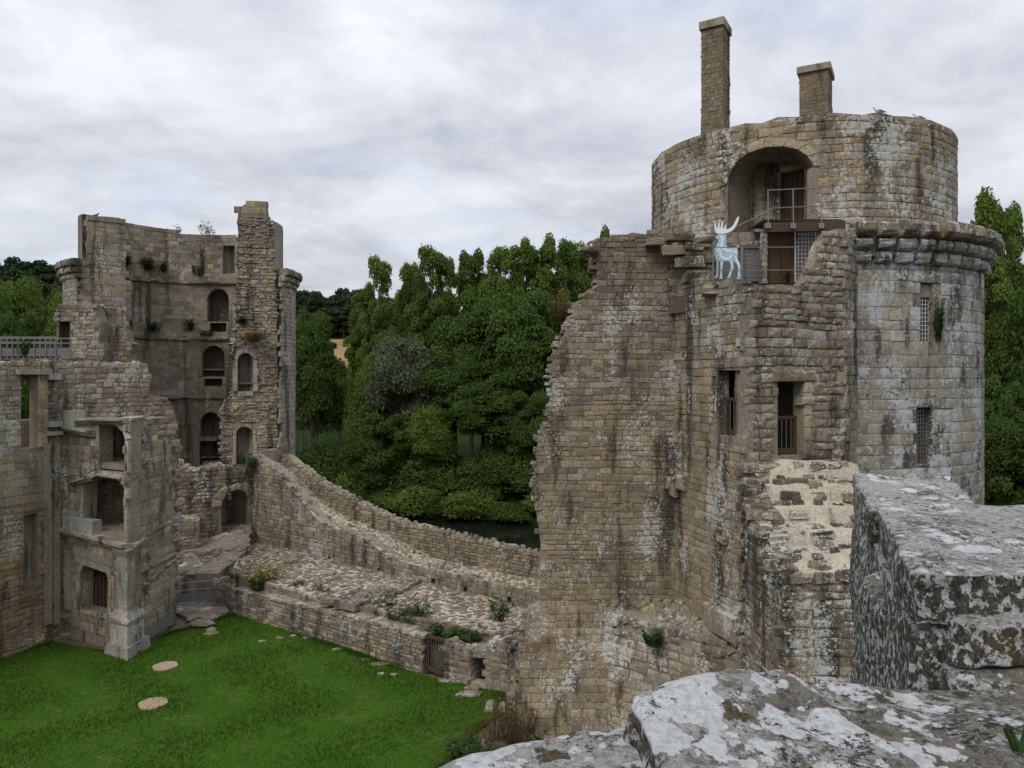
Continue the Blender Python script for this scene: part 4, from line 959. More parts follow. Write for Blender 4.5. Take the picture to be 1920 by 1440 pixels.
for yy in (Yb-.03, Yb+1.33):
    for px in (-40, -19, 2, 24, 45, 65, 86, 105): mb = MB(); mb.bar((pix(px, 0, Yb).x, yy, zf-.1), (pix(px, 0, Yb).x, yy, pix(0, 632, Yb).z), .028); mb.build('post', M_STEEL, fb)
    for y in (632.5, 642): mb = MB(); mb.bar((x0, yy, pix(0, y, Yb).z), (pix(105, 0, Yb).x, yy, pix(0, y, Yb).z), .024); mb.build('rail', M_STEEL, fb)

# ------------------------------------------------------------------ left wing: facade, stair pavilion
M_WING = mat_stone('wing_stone', lichen=.36, dark=.46, lscale=8, moss=.16, orange=.22)
M_WINGM = mat_stone('wing_mortar', base=(.25,.205,.15), lichen=.22, dark=.38, lscale=8, moss=.14)
M_ASH = mat_stone('pale_ashlar', lichen=.34, dark=.44, lscale=7, moss=.14, orange=.08, streak=.4)
W1 = Plane((-21.6, 25.4), (-18.86, 32.8)); W2 = Plane((-18.86, 32.8), (-15.17, 35.6))
wing = Thing('wing_facade', (-19, 32, 0), 'roofless stone house front with a tall empty window and rubble crest', 'wall', M_WING, M_WINGM)
o1 = uvs(W1, [(-150,684),(-60,684),(0,682),(60,678),(86,679),(100,676)]); o1 = [(0, -.5)]+[(max(0, u), v) for u, v in o1]+[(W1.len, 11.55), (W1.len, -.5)]
h1 = pix_rect(W1, 40, 70, 702, 842); h2 = pix_rect(W1, 45, 71, 962, 1095)
wing.wall('facade_core', W1, ragged(o1[::-1], .05, .35, 6, keep=lambda p: p[1] < 1), [h1, h2], .42)
wing.wall('niche_back', W1, grow(h2, .1), (), .1, d0=-.36)
PAL['warm'] = [(.36,.235,.115), (.32,.215,.115), (.27,.195,.12), (.23,.18,.125), (.35,.26,.15), (.29,.18,.10)]
def w1_pal(u, v, r):
    if v < 5.6: return 'warm' if r.random() < .6 else r.choice(('brown', 'rubble', 'ochre'))
    if v < 8.3: return r.choice(('ashlar', 'grey', 'buff'))
    return r.choice(('rubble', 'grey', 'ashlar'))
zA, zB = 5.7, 8.4
wing.courses(W1, [(0, -.4), (W1.len, -.4), (W1.len, zA), (0, zA-.5)], [h2], (.15,.26), (.3,.65), proud=(0,.05), seed=91, pmap=w1_pal, jit=.022, bulge=.02, wob=.12, skip=.02)
wing.courses(W1, [(0, zA-.4), (W1.len, zA+.1), (W1.len, zB), (0, zB)], [h2, h1], (.30,.40), (.5,.9), proud=(0,.012), seed=92, pmap=w1_pal, jit=.008, skip=.02)
wing.courses(W1, [(0, zB), (W1.len, zB), (W1.len, 11.55)]+o1[1:-2][::-1][:-1]+[(0, 11.3)], [h1], (.14,.26), (.2,.5), proud=(0,.05), seed=93, pmap=w1_pal, jit=.022, bulge=.025, skip=.05)
z = h1[0][1]
while z < h1[2][1]:
    for ua, sgn in ((h1[1][0], 1),):
        h = rg.uniform(.3, .45); wing.quad(W1, [(ua, z), (ua+.45, z), (ua+.45, min(z+h, h1[2][1])), (ua, min(z+h, h1[2][1]))], .05, .012, .3, rg, None, 'buff', .005, .006, .006); z += h
mb = MB(); box_uv(W1, rect(h1[0][0]-.3, h1[1][0]+.5, h1[2][1], h1[2][1]+.22), -.7, .25, mb); recol(mb.build('window_hood', M_ASH, wing.root), (.30, .27, .22))
for px, y, hh in ((96, 706, .26), (97, 795, .22), (97, 812, .16)):
    u, v = W1.uv(px, y); mb = MB(); box_uv(W1, rect(u-.28, u+.3, v-hh/2, v+hh/2), 0, .3, mb); recol(mb.build('console', M_ASH, wing.root), (.33, .31, .27))
for px in (88, 103):
    u = W1.uv(px, 900)[0]; mb = MB(); box_uv(W1, rect(u-.16, u+.14, W1.uv(px, 1170)[1], W1.uv(px, 830)[1]), 0, .14, mb); recol(mb.build('pilaster', M_ASH, wing.root), (.30, .26, .20))
# inner wall that closes the empty window far behind, and the return wall W2
BW = Plane((-24.5, 33), (-21.5, 37)); wing.wall('rear_wall', BW, [(0, 0), (BW.len, 0), (BW.len, 8.9), (0, 8.8)], (), .6); wing.courses(BW, [(0, 3), (BW.len, 3), (BW.len, 8.9), (0, 8.8)], (), (.16,.26), (.25,.5), pal='brown', seed=94)
o2 = uvs(W2, [(116,678),(150,683),(200,682),(268,680),(279,692),(281,742),(300,744),(318,752),(327,770),(331,800)]); o2 = [(0, -.5), (0, 11.5)]+o2+[(W2.len, o2[-1][1]), (W2.len, -.5)]
wing.wall('return_core', W2, ragged(o2[::-1], .05, .3, 7, keep=lambda p: p[1] < 1 or p[0] < .05), (), .9)
wing.courses(W2, o2, (), (.15,.26), (.22,.5), proud=(0,.045), seed=95, jit=.022, bulge=.02, pmap=lambda u, v, r: r.choice(('brown', 'dark', 'rubble')) if v < 8.7 and u < 3.6 else r.choice(('rubble', 'grey', 'brown', 'ashlar')))
for S, o in ((W1, o1), (W2, o2)):
    us = [p[0] for p in o[1:-1]]; vs_ = [p[1] for p in o[1:-1]]
    wing.cobbles(Patch(lambda a, b, S=S, us=us, vs_=vs_: S.pt(a, float(np.interp(a, us, vs_))-.02, -b), Vector((0, 0, 1))), [(0, 0), (S.len, 0), (S.len, .9), (0, .9)], .3, (.02, .12), 'rubble', 6)
wing.done()

LP, K, RP = (-18.94, 33.2), (-15.14, 31.0), (-14.80, 34.6)
PL, PR = Plane(LP, K), Plane(K, RP)
pav = Thing('stair_pavilion', (-16.4, 32.5, 0), 'carved stone stair pavilion with open arches on three storeys and a corner pilaster', 'pavilion', M_ASH, M_WINGM)
def poly(S, pts): return uvs(S, pts)
H1 = poly(PL, [(150,1142),(203,1152),(204,1085),(199,1063),(190,1054),(176,1050),(160,1056),(151,1075)])
H2 = poly(PL, [(157,1000),(234,1014),(234,915),(228,904),(212,895),(192,891),(172,896),(158,908)])
H3 = poly(PL, [(187,882),(237,886),(237,826),(232,810),(222,800),(214,797),(187,797)])
pl_o = poly(PL, [(116,1215),(239.6,1235),(239.6,792),(150,786),(116,788)])
pav.wall('front_core', PL, pl_o, [H1, H2, H3], .55)
pav.courses(PL, [(0, .3), (PL.len, .3), (PL.len, 9.0), (0, 9.1)], [H1, H2, H3], (.28,.40), (.22,.55), proud=(0,.02), seed=101, skip=.0, pmap=lambda u, v, r: r.choice(('buff', 'ashlar', 'grey', 'ochre')) if v < 4.5 else r.choice(('ashlar', 'grey', 'brown')), jit=.008)
for h, s_ in ((H1, 1), (H2, 2), (H3, 3)): pav.frame(PL, h, .2, .05, pal='buff' if s_ < 2 else 'ashlar', step=.4, seed=s_)
pr_o = poly(PR, [(240.5,1235),(328,1168),(331,850),(321,836),(301,823),(286,801),(264,794),(240.5,792)])
pav.wall('side_core', PR, ragged(pr_o, .03, .3, 3), (), .14)
pav.courses(PR, pr_o, (), (.26,.36), (.4,.9), proud=(0,.03), seed=102, pmap=lambda u, v, r: r.choice(('ashlar', 'grey', 'grey', 'rubble')), jit=.012)
for i in range(26):     # toothing stones at the broken rear edge and rough bands on the side face
    py = rg.uniform(820, 1060); u, v = PR.uv(328+rg.uniform(-4, 6), py); pav.quad(PR, [(u-.25, v), (u+.25, v), (u+.25, v+.16), (u-.25, v+.16)], rg.uniform(.05, .2), .03, .3, rg, None, 'rubble', .03, .03)
for (xa, ya), (xb, yb) in (((262, 1075), (325, 1042)), ((255, 1110), (326, 1048)), ((262, 1010), (322, 978))):
    for t in range(12):
        k = t/12; u, v = PR.uv(xa+(xb-xa)*k, ya+(yb-ya)*k); pav.quad(PR, [(u, v), (u+.4, v+.02), (u+.4, v+.15), (u, v+.13)], rg.uniform(.06, .14), .03, .1, rg, None, 'rubble', .03, .02)
dl, dr = Vector((PL.dir.x, PL.dir.y, 0)), Vector((PR.dir.x, PR.dir.y, 0)); nl, nr = Vector((PL.nrm.x, PL.nrm.y, 0)), Vector((PR.nrm.x, PR.nrm.y, 0)); K3 = Vector((K[0], K[1], 0))
def corner(name, z0, z1, out, ll, lr, taper=0.0):
    """square moulded block wrapped round the pavilion's near corner"""
    def ring(z, o):
        cr = K3+dl*o*1.05-dr*o*1.05
        return [p+Vector((0, 0, z)) for p in (cr, cr+dr*(lr+o*1.3), K3+dr*lr-dl*.1+dl*0, K3-dl*ll-dr*0+dr*.1, cr-dl*(ll+o*1.3))]
    a, b = ring(z0, out), ring(z1, out-taper); V = a+b
    f = [tuple(range(5))[::-1], tuple(range(5, 10))]+[(i, (i+1) % 5, 5+(i+1) % 5, 5+i) for i in range(5)]
    c = sum(V, Vector())/10; return recol(mesh_obj(name, [p-c for p in V], f, M_ASH, pav.root, c-pav.loc), pick('ashlar', rg))
corner('plinth', -.1, .42, .52, .85, .95, .06); corner('pedestal', .42, 1.3, .34, .62, .7); corner('pedestal_cap', 1.3, 1.42, .44, .72, .8); corner('base_moulding', 1.42, 1.56, .38, .66, .7, .05); corner('base_moulding', 1.56, 1.72, .30, .55, .6, .06)
z = 1.72
for i in range(5): h = .43; corner('pilaster', z, z+h-.006, .19, .45, .5); z += h
corner('capital', z, z+.1, .24, .5, .55, -.04); corner('capital', z+.1, z+.24, .3, .56, .6, -.03); ztop = z+.24
def moulding(name, pts, S, h, d, back=.1, pal='ashlar'):
    for (xa, ya), (xb, yb) in zip(pts, pts[1:]):
        n = max(1, int(abs(xb-xa)/28))
        for i in range(n):
            a = S.uv(xa+(xb-xa)*i/n, ya+(yb-ya)*i/n); b = S.uv(xa+(xb-xa)*(i+1)/n, ya+(yb-ya)*(i+1)/n)
            mb = MB(); box_uv(S, [(a[0]+.004, a[1]-h), (b[0]-.004, b[1]-h), (b[0]-.004, b[1]-h*.45), (a[0]+.004, a[1]-h*.45)], -back, d*.55, mb); box_uv(S, [(a[0]+.004, a[1]-h*.449), (b[0]-.004, b[1]-h*.449), (b[0]-.004, b[1]), (a[0]+.004, a[1])], -back, d*rg.uniform(.9, 1.1), mb)
            recol(mb.build(name, M_ASH, pav.root), pick(pal, rg))
moulding('cornice', [(116,985),(243,1018)], PL, .30, .36); moulding('cornice', [(238,1020),(262,1006)], PR, .30, .36)
moulding('frieze_panel', [(140,1024),(222,1052)], PL, .62, .09, 0)
moulding('ledge', [(138,902),(170,893)], PL, .2, .3); moulding('ledge', [(196,886),(240,893)], PL, .16, .34, .3); moulding('ledge', [(241,893),(262,882)], PR, .16, .25, .1)
moulding('top_cornice', [(118,795),(182,806)], PL, .26, .36); moulding('top_slab', [(150,784),(238,784)], PL, .2, .3, .5); moulding('top_slab', [(240,784),(268,779)], PR, .2, .2, .5)
for (xa, xb, ya, yb) in ((128, 183, 976, 996), (118, 150, 770, 793)):
    a = PL.uv(xa, yb); b = PL.uv(xb, ya); mb = MB(); box_uv(PL, rect(a[0], b[0], a[1]-.1, b[1]), -.2, .24, mb); recol(mb.build('carved_block', M_ASH, pav.root), (.31, .30, .27))
moulding('left_pilaster_base', [(118,1147),(136,1150)], PL, .35, .26); moulding('left_pilaster_cap', [(120,1030),(138,1034)], PL, .2, .16)
for xa in (119, 137): pass
a = PL.uv(121, 1140); b = PL.uv(136, 1036); mb = MB(); box_uv(PL, rect(a[0], b[0], a[1], b[1]), 0, .13, mb); recol(mb.build('left_pilaster', M_ASH, pav.root), (.31, .26, .19))
for v0 in (4.35, 7.15):        # storey floors inside
    mb = MB(); q = [Vector((*LP, v0)), Vector((*K, v0)), Vector((*RP, v0)), Vector((-18.7, 33.6, v0)).lerp(Vector((-15.3, 35.4, v0)), .05)]
    c_ = sum(q, Vector())/4; q = [p.lerp(c_, .08) for p in q]; mb.hexa(q+[p+Vector((0, 0, .22)) for p in q]); mb.build('storey_floor', M_WINGM, pav.root)
mb = MB(); q = [Vector((*LP, 8.9)), Vector((*K, 8.9)), Vector((*RP, 8.9)), Vector((-18.6, 33.6, 8.9))]; c_ = sum(q, Vector())/4; q = [p.lerp(c_, .06) for p in q]; mb.hexa(q+[p+Vector((0, 0, .2)) for p in q]); mb.build('roof_slab', M_WINGM, pav.root)
pav.done()
slf = empty('slat_fence', PL.pt(PL.uv(177, 1140)[0], .95, -.6)); tag(slf, 'dark brown upright slat fence inside the lower arch of the pavilion', 'fence')
u0, u1 = PL.uv(146, 1140)[0], PL.uv(208, 1140)[0]; n = 9
for i in range(n):
    u = u0+(u1-u0)*i/n; mb = MB(); box_uv(PL, rect(u, u+(u1-u0)/n*.62, .95, 2.55+rg.uniform(-.1, .1)), -.62, -.58, mb); mb.build('slat', M_WOOD2, slf)
for z in (1.2, 2.3): mb = MB(); box_uv(PL, rect(u0, u1, z, z+.1), -.68, -.621, mb); mb.build('rail', M_WOOD2, slf)

def mesh_rail(name, A, B, hgt, toe, label, nposts=3, gap=.12):
    A, B = Vector(A), Vector(B); root = empty(name, (A+B)/2); tag(root, label, 'railing')
    for i in range(nposts): p = A.lerp(B, i/(nposts-1)); mb = MB(); mb.bar(p, p+Vector((0, 0, hgt)), .026); mb.build('post', M_IRON, root)
    for z in (hgt, hgt*.66): mb = MB(); mb.bar(A+Vector((0, 0, z)), B+Vector((0, 0, z)), .016); mb.build('rail', M_STEEL, root)
    d = (B-A).normalized(); n = d.cross(Vector((0, 0, 1)))*.02
    for k in range(2):
        z0, z1 = gap+toe*k/2, gap+toe*(k+1)/2-.012; mb = MB(); mb.hexa([A+n+Vector((0, 0, z0)), B+n+Vector((0, 0, z0)), B-n+Vector((0, 0, z0)), A-n+Vector((0, 0, z0)), A+n+Vector((0, 0, z1)), B+n+Vector((0, 0, z1)), B-n+Vector((0, 0, z1)), A-n+Vector((0, 0, z1))]); mb.build('toe_board', M_GWOOD, root)
A = pix(263, 1207, 31.6); B = pix(327, 1168, 34.3); A.z = B.z = .03
mesh_rail('guard_rail', A, B, 1.05, .45, 'low guard rail with grey boards along the side of the pavilion', 3)
A = PL.pt(PL.uv(150, 1180)[0], .5, -.12); B = PL.pt(PL.uv(200, 1190)[0], .5, -.12); mesh_rail('guard_rail', A, B, 1.0, .5, 'short guard rail with grey boards below the lower arch of the pavilion', 2)

# ------------------------------------------------------------------ curtain wall from the ruined tower to the keep
M_CURT = mat_stone('curtain_stone', lichen=.36, dark=.5, lscale=9, moss=.10, orange=.05)
M_CURTM = mat_stone('curtain_mortar', base=(.26,.225,.175), lichen=.14, dark=.44, lscale=9, moss=.08)
M_PARA = mat_stone('parapet_stone', lichen=.14, dark=.32, lscale=9, moss=.12, orange=.1)
CL, CRr = Vector((-14.84, 44.5)), Vector((.5, 31.9)); cd = (CRr-CL).normalized(); CRx = CRr+cd*1.5
cn = Vector((-cd.y, cd.x)); cn = cn if cn.y > 0 else -cn
WW = 2.15
CP = Plane(CL, CRx); CO = Plane(CL+cn*WW, CRx+cn*WW)
tin = sorted(uvs(CP, [(463,847),(510,877),(553,923),(597,977),(640,996),(677,1007),(733,1047),(817,1070),(900,1090),(993,1110),(1040,1120)]))
tba = sorted(uvs(CO, [(470,838),(500,846),(548,885),(600,935),(640,963),(720,1000),(817,1047),(917,1067),(1007,1087),(1060,1098)]))
tto = sorted(uvs(CO, [(470,832),(500,836),(540,856),(560,874),(600,903),(653,933),(700,957),(753,980),(810,993),(927,1020),(1010,1040),(1060,1050)]))
ip = lambda t, u: float(np.interp(u, [p[0] for p in t], [p[1] for p in t]))
zin, zba, zto = (lambda u: ip(tin, u)), (lambda u: ip(tba, u)), (lambda u: max(ip(tto, u), ip(tba, u)+.05))
cur = Thing('curtain_wall', (-7, 39, 0), 'long low curtain wall with a pale stone-set walkway and parapet between the two towers', 'wall', M_CURT, M_CURTM)
o = [(0, .3), (CP.len, .3)]+[(u, zin(u)-.03) for u in np.linspace(CP.len, 0, 30)]
cur.wall('inner_core', CP, o, (), .7)
drain = []
for px, y in ((618,1048),(710,1070),(812,1087),(873,1105),(955,1125)):
    u, v = CP.uv(px, y); drain.append(rect(u-.11, u+.11, v-.12, v+.12))
cur.courses(CP, o, drain, (.15,.24), (.2,.48), proud=(0,.04), seed=111, jit=.02, bulge=.02, pmap=lambda u, v, r: r.choice(('grey', 'rubble', 'dark', 'grey', 'brown')), skip=.0)
for h in drain: mb = MB(); box_uv(CP, h, .0, .012, mb); mb.build('drain_hole_shade', M_VOID, cur.root)  # black plates on the face stand for shade in the drain holes
def walk(a, b):
    t = b/WW; return CP.pt(a, zin(a)*(1-t)+zba(a)*t+.05*noise.noise(Vector((a*2, b*2, 8))), -b)
V = []; Fc = []; nu, nv = 90, 8
for j in range(nv+1):
    for i in range(nu+1): V.append(walk(CP.len*i/nu, WW*j/nv)-cur.loc)
for j in range(nv):
    for i in range(nu): k = j*(nu+1)+i; Fc.append((k, k+1, k+nu+2, k+nu+1))
mesh_obj('walkway', V, Fc, M_CREAM, cur.root)
WK = Patch(walk, Vector((0, 0, 1)))
cur.cobbles(WK, [(.05, .05), (CP.len, .05), (CP.len, WW), (.05, WW)], .25, (.02, .08), 'rubble', 113, 1.35, .80, miss=.05)
po = [(0, -2)]+[(CO.len, -2)]+[(u, zto(u)-.04) for u in np.linspace(CO.len, 0, 40)]
cur.wall('parapet_core', CO, ragged(po, .03, .5, 3, keep=lambda p: p[1] < 0), (), .55)
po2 = [(u, zba(u)-.05) for u in np.linspace(0, CO.len, 40)]+[(u, zto(u)-.02) for u in np.linspace(CO.len, 0, 40)]
cur.courses(CO, po2, (), (.11,.19), (.16,.36), proud=(0,.06), seed=115, jit=.022, bulge=.03, pmap=lambda u, v, r: r.choice(('rubble', 'brown', 'grey')), mat=M_PARA)
cur.cobbles(Patch(lambda a, b: CO.pt(a, zto(a)-.03, -b), Vector((0, 0, 1))), [(1.5, -.02), (CO.len, -.02), (CO.len, .55), (1.5, .55)], .27, (.03, .14), 'grey', 117, 1.3, .95, mat=M_PARA, miss=0)
E1 = Plane(CL, CL+cn*(WW+.5)); cur.wall('end_core', Plane(CL+cn*0, CL+cn*2.0), [(0, .3), (2.0, .3), (2.0, 6.6), (0, zin(0))], (), .3)
cur.done()

# ------------------------------------------------------------------ terrace of set stones
TZ = 1.6
ter = Thing('paved_terrace', (-6, 36, TZ), None, None, mat_stone('terrace_stone', lichen=.05, dark=.20, moss=.05, orange=.0, lscale=8), M_PAVE, kind='structure')
inner = lambda s, off=0.0: CL+cd*s-cn*off
Lc = (CRr-CL).length
t_poly = [(-13.3, 37.2), (-10.4, 34.9), (-7.2, 32.4), (-4.2, 30.5), (-1.6, 29.0), (.35, 28.3), (1.3, 31.0), tuple(inner(Lc+1, .02)), tuple(inner(.8, .02)), (-14.3, 42.0)]
TP = Patch(lambda a, b: (a, b, TZ+.05*noise.noise(Vector((a*.6, b*.6, 3)))), Vector((0, 0, 1)))
v, f = slab(TP, t_poly, (), 1.5, .6, .02); mesh_obj('terrace_core', [p-ter.loc for p in v], f, M_PAVE, ter.root)
rid0, rid1 = pix(768, 1088, 9.3*F/388), pix(655, 1130, 9.3*F/430)
rv = (rid1-rid0).xy.normalized(); rn = Vector((-rv.y, rv.x)); RL = (rid1-rid0).xy.length
ridge = [tuple(rid0.xy+rn*.55), tuple(rid1.xy+rn*.55), tuple(rid1.xy-rn*.55), tuple(rid0.xy-rn*.55)]
ter.cobbles(TP, t_poly,   .235, (.012, .06), 'cobble', 121, 1.5, .98, holes=[ridge], miss=.02, rand=.34)
ter.done()
rt = Thing('wall_footing', tuple((rid0+rid1)/2), 'low footing of a vanished cross wall dividing the paved terrace', 'wall', M_PARA, M_CURTM)
RP_ = Patch(lambda a, b: (*(rid0.xy+rv*a+rn*b), TZ+.17+.05*noise.noise(Vector((a, b, 1)))), Vector((0, 0, 1)))
v, f = slab(RP_, ragged(rect(-.2, RL+.3, -.55, .55), .06, .4, 2), (), .3, .5, .02); mesh_obj('footing_core', [p-rt.loc for p in v], f, M_CURTM, rt.root)
rt.cobbles(RP_, rect(-.2, RL+.3, -.55, .55), .24, (.01, .05), 'dark', 123, 1.3, .85, pal=None or 'cobble') if False else rt.cobbles(RP_, rect(-.2, RL+.3, -.55, .55), .24, (.01, .05), 'cobble', 123, 1.3, .85)
rt.done()
def flat_slab(px, py, z, sx, sy, h, rz, label, group, mat, pal, name='stone_slab'):
    Y = (EYE-z)*F/(py-HZ); c = Vector(((px-960)/F*Y, Y, z)); n = rg.choice((5, 6, 7)); V = []
    for k, (zz, s_) in enumerate(((0, 1), (h*.75, 1), (h, .9))):
        for i in range(n):
            a = 6.2832*i/n+.3; r_ = 1+.12*math.sin(i*2.7+px)
            x, y = math.cos(a)*sx/2*r_*s_, math.sin(a)*sy/2*r_*s_; V.append(Vector((x*math.cos(rz)-y*math.sin(rz), x*math.sin(rz)+y*math.cos(rz), zz)))
    f = [(i, (i+1) % n, n+(i+1) % n, n+i) for i in range(n)]+[(n+i, n+(i+1) % n, 2*n+(i+1) % n, 2*n+i) for i in range(n)]+[tuple(range(2*n, 3*n))]
    pl = pick(pal, rg); ob = mesh_obj(name, V, f, mat, None, c, [(*pl, 1)]*len(V)); tag(ob, label, 'stone', group); return ob
gs = 'flat slabs beside the terrace footing'
for (px, py, s_, lb) in ((707,1126,.75,'largest flat slab, nearest the low wall, in the row beside the terrace footing'), (727,1117,.6,'second flat slab from the low wall in the row beside the terrace footing'), (745,1111,.55,'third flat slab from the low wall in the row beside the terrace footing'), (760,1105,.55,'last flat slab, nearest the curtain wall, in the row beside the terrace footing')):
    flat_slab(px, py, TZ+.04, s_, s_*.8, .12, .5, lb, gs, M_CURT, 'grey')
flat_slab(546, 1053, TZ+.03, .75, .6, .14, .3, 'round flat slab lying alone on the far end of the terrace', None, M_CURT, 'grey'); flat_slab(616, 1077, TZ+.03, .75, .55, .12, .2, 'flat slab lying in the middle of the far terrace half', None, M_CURT, 'grey'); flat_slab(622, 1132, TZ-.1, .8, .5, .14, .4, 'dark flat slab beside the low wall behind the weeds', None, M_CURT, 'cobble'); flat_slab(664, 1112, TZ+.03, .4, .3, .08, .2, 'small flat stone near the terrace footing', None, M_CURT, 'grey')

# ------------------------------------------------------------------ low courtyard wall, gate, piers and cellar mouth
G0, G1 = pix(440, 1150, 36.13).xy, pix(790, 1262, 28.9).xy
LW = Plane(G0, G1)
low = Thing('low_wall', (*((G0+G1)/2), 0), 'long waist-high rubble wall with flat coping along the lawn', 'wall', M_CURT, M_CURTM)
lo_t = uvs(LW, [(441,1106),(500,1119),(560,1134),(640,1152),(720,1172),(788,1192)])
lo_o = [(0, -.3)]+[(0, lo_t[0][1])]+lo_t+[(LW.len, lo_t[-1][1]), (LW.len, -.3)]
low.wall('wall_core', LW, lo_o[::-1], (), .55)
low.courses(LW, lo_o, (), (.10,.18), (.2,.46), proud=(0,.05), seed=131, jit=.02, bulge=.02, pmap=lambda u, v, r: r.choice(('grey', 'brown', 'rubble', 'dark', 'buff')), wob=.08)
ipl = lambda u: float(np.interp(u, [p[0] for p in lo_o[1:-1]], [p[1] for p in lo_o[1:-1]]))
u = 0
while u < LW.len:
    ww = rg.uniform(.22, .55); z0 = ipl(u+ww/2)
    for d0_, d1_ in ((.06, -.3), (-.31, -.62)):
        o_ = rg.uniform(-.05, .05); ps = [LW.pt(u+.01, z0-.06, d0_+o_*.6), LW.pt(u+ww-.01, z0-.06, d0_+o_*.6), LW.pt(u+ww-.01, z0-.06, d1_+.01), LW.pt(u+.01, z0-.06, d1_+.01)]; hh = rg.uniform(.09, .16)
        low.block(ps+[p+Vector((0, 0, hh)) for p in ps], None, rg.choice(('grey', 'ashlar', 'rubble')), .02, bev=.03)
    u += ww
low.done()
G2 = G1+LW.dir*1.42
gate = empty('garden_gate', (*((G1+G2)/2), 0)); tag(gate, 'low brown wooden gate with thin steel bars at the end of the low wall', 'gate')
GP = Plane(G1, G2); gh = rect(.04, GP.len-.04, .05, 1.5)
for nm, q in (('rail', rect(.05, GP.len-.05, 1.3, 1.42)), ('rail', rect(.05, GP.len-.05, .1, .24)), ('post', rect(.05, .17, .0, 1.44)), ('post', rect(GP.len-.13, GP.len-.05, .0, 1.4))):
    mb = MB(); box_uv(GP, q, -.22 if nm == 'post' else -.2, -.14, mb); mb.build(nm, M_WOOD2, gate)
for i in range(9): u = .2+(GP.len-.4)*i/8; mb = MB(); mb.bar(GP.pt(u, .22, -.17), GP.pt(u, 1.32, -.17), .013, 5); mb.build('bar', M_STEEL, gate)
def stump(name, pts_xy, ztop, label, pal, seed, mat=M_CURT, h=(.16, .26), rag=.12, rubble_top=.28):
    """block of ruined masonry standing on a convex footprint"""
    c = sum((Vector(p) for p in pts_xy), Vector((0, 0)))/len(pts_xy); th = Thing(name, (c.x, c.y, 0), label, 'wall' if 'pier' not in name else 'pier', mat, M_CURTM); rr = random.Random(seed)
    n = len(pts_xy)
    V = [Vector((*p, -.3))-th.loc for p in pts_xy]+[Vector((*p, z))-th.loc for p, z in zip(pts_xy, ztop)]
    mesh_obj('core', V, [tuple(range(n))[::-1], tuple(range(n, 2*n))]+[(i, (i+1) % n, n+(i+1) % n, n+i) for i in range(n)], M_CURTM, th.root)
    for i in range(n):
        a, b = Vector(pts_xy[i]), Vector(pts_xy[(i+1) % n]); S = Plane(a, b); mid = (a+b)/2
        if (mid-c).dot(-mid) < 0: continue
        if (S.nrm).dot(mid-c) < 0: S.nrm = -S.nrm
        th.courses(S, [(0, -.2), (S.len, -.2), (S.len, ztop[(i+1) % n]), (0, ztop[i])], (), h, (.25, .55), proud=(0, .05), seed=seed+i, pal=pal, pmap=lambda u, v, r: r.choice((pal, 'rubble', 'grey')), jit=.02, bulge=.02)
    def zt_(x, y):
        ws = [1/((x-p[0])**2+(y-p[1])**2+.02) for p in pts_xy]; return sum(w_*z for w_, z in zip(ws, ztop))/sum(ws)
    th.cobbles(Patch(lambda x, y: (x, y, zt_(x, y)), Vector((0, 0, 1))), [tuple(p) for p in pts_xy], rubble_top, (.03, .18), 'rubble', seed, 1.2, 1.0, miss=0)
    th.done(120); return th
def gpt(px, py, z=0): Y = (EYE-z)*F/(py-HZ); return ((px-960)/F*Y, Y)
nn = -LW.nrm
p0 = Vector(gpt(834, 1275)); p1 = Vector(gpt(882, 1284)); stump('gate_pier', [p0, p1, p1+nn*.9, p0+nn*1.0], [1.45, 1.2, 1.05, 1.4], 'rough square pier of stacked rubble beside the wooden gate', 'brown', 141)
q0 = Vector(gpt(910, 1290)); q1 = Vector(gpt(963, 1305)); stump('wall_stump', [q0, q1, q1+nn*1.6, q0+nn*1.7], [1.5, 1.75, 1.9, 1.55], 'square ruined wall stump between the cellar mouth and the tall broken wall', 'grey', 145)
q2 = Vector(gpt(963, 1296)); q3 = Vector(gpt(1010, 1310)); stump('wall_stump', [q2+nn*.9, q3+nn*.9, q3+nn*3.2, q2+nn*2.6], [1.9, 2.2, 2.7, 2.0], 'mossy rubble stump leaning against the foot of the tall broken wall', 'rubble', 149)
r0 = Vector(gpt(880, 1285)); r1 = Vector(gpt(912, 1292))
cel = empty('cellar_mouth', (*((r0+r1)/2+nn*.9), 0)); tag(cel, 'dark cellar opening between the rough pier and the ruined stump', 'opening')
mb = MB(); a, b = r0+nn*1.0, r1+nn*1.0; mb.hexa([(*a, 0), (*b, 0), (*(b+nn*.1), 0), (*(a+nn*.1), 0), (*a, 1.0), (*b, 1.0), (*(b+nn*.1), 1.0), (*(a+nn*.1), 1.0)]); mb.build('dark_back', M_VOID, cel)  # black panel in place of the cellar's shade
mb = MB(); a, b = r0+nn*.1-LW.dir*.05, r1+nn*.1+LW.dir*.05; mb.hexa([(*a, .95), (*b, 1.05), (*(b+nn*1.3), 1.3), (*(a+nn*1.3), 1.2), (*a, 1.2), (*b, 1.3), (*(b+nn*1.3), 1.5), (*(a+nn*1.3), 1.45)]); recol(mb.build('lintel', M_CURT, cel), (.22, .19, .15))
mb = MB(); a, b = r0, r1; mb.hexa([(*a, 0), (*b, 0), (*(b+nn*.4), 0), (*(a+nn*.4), 0), (*a, .14), (*b, .14), (*(b+nn*.4), .14), (*(a+nn*.4), .14)]); recol(mb.build('sill', M_CURT, cel), (.34, .30, .24))

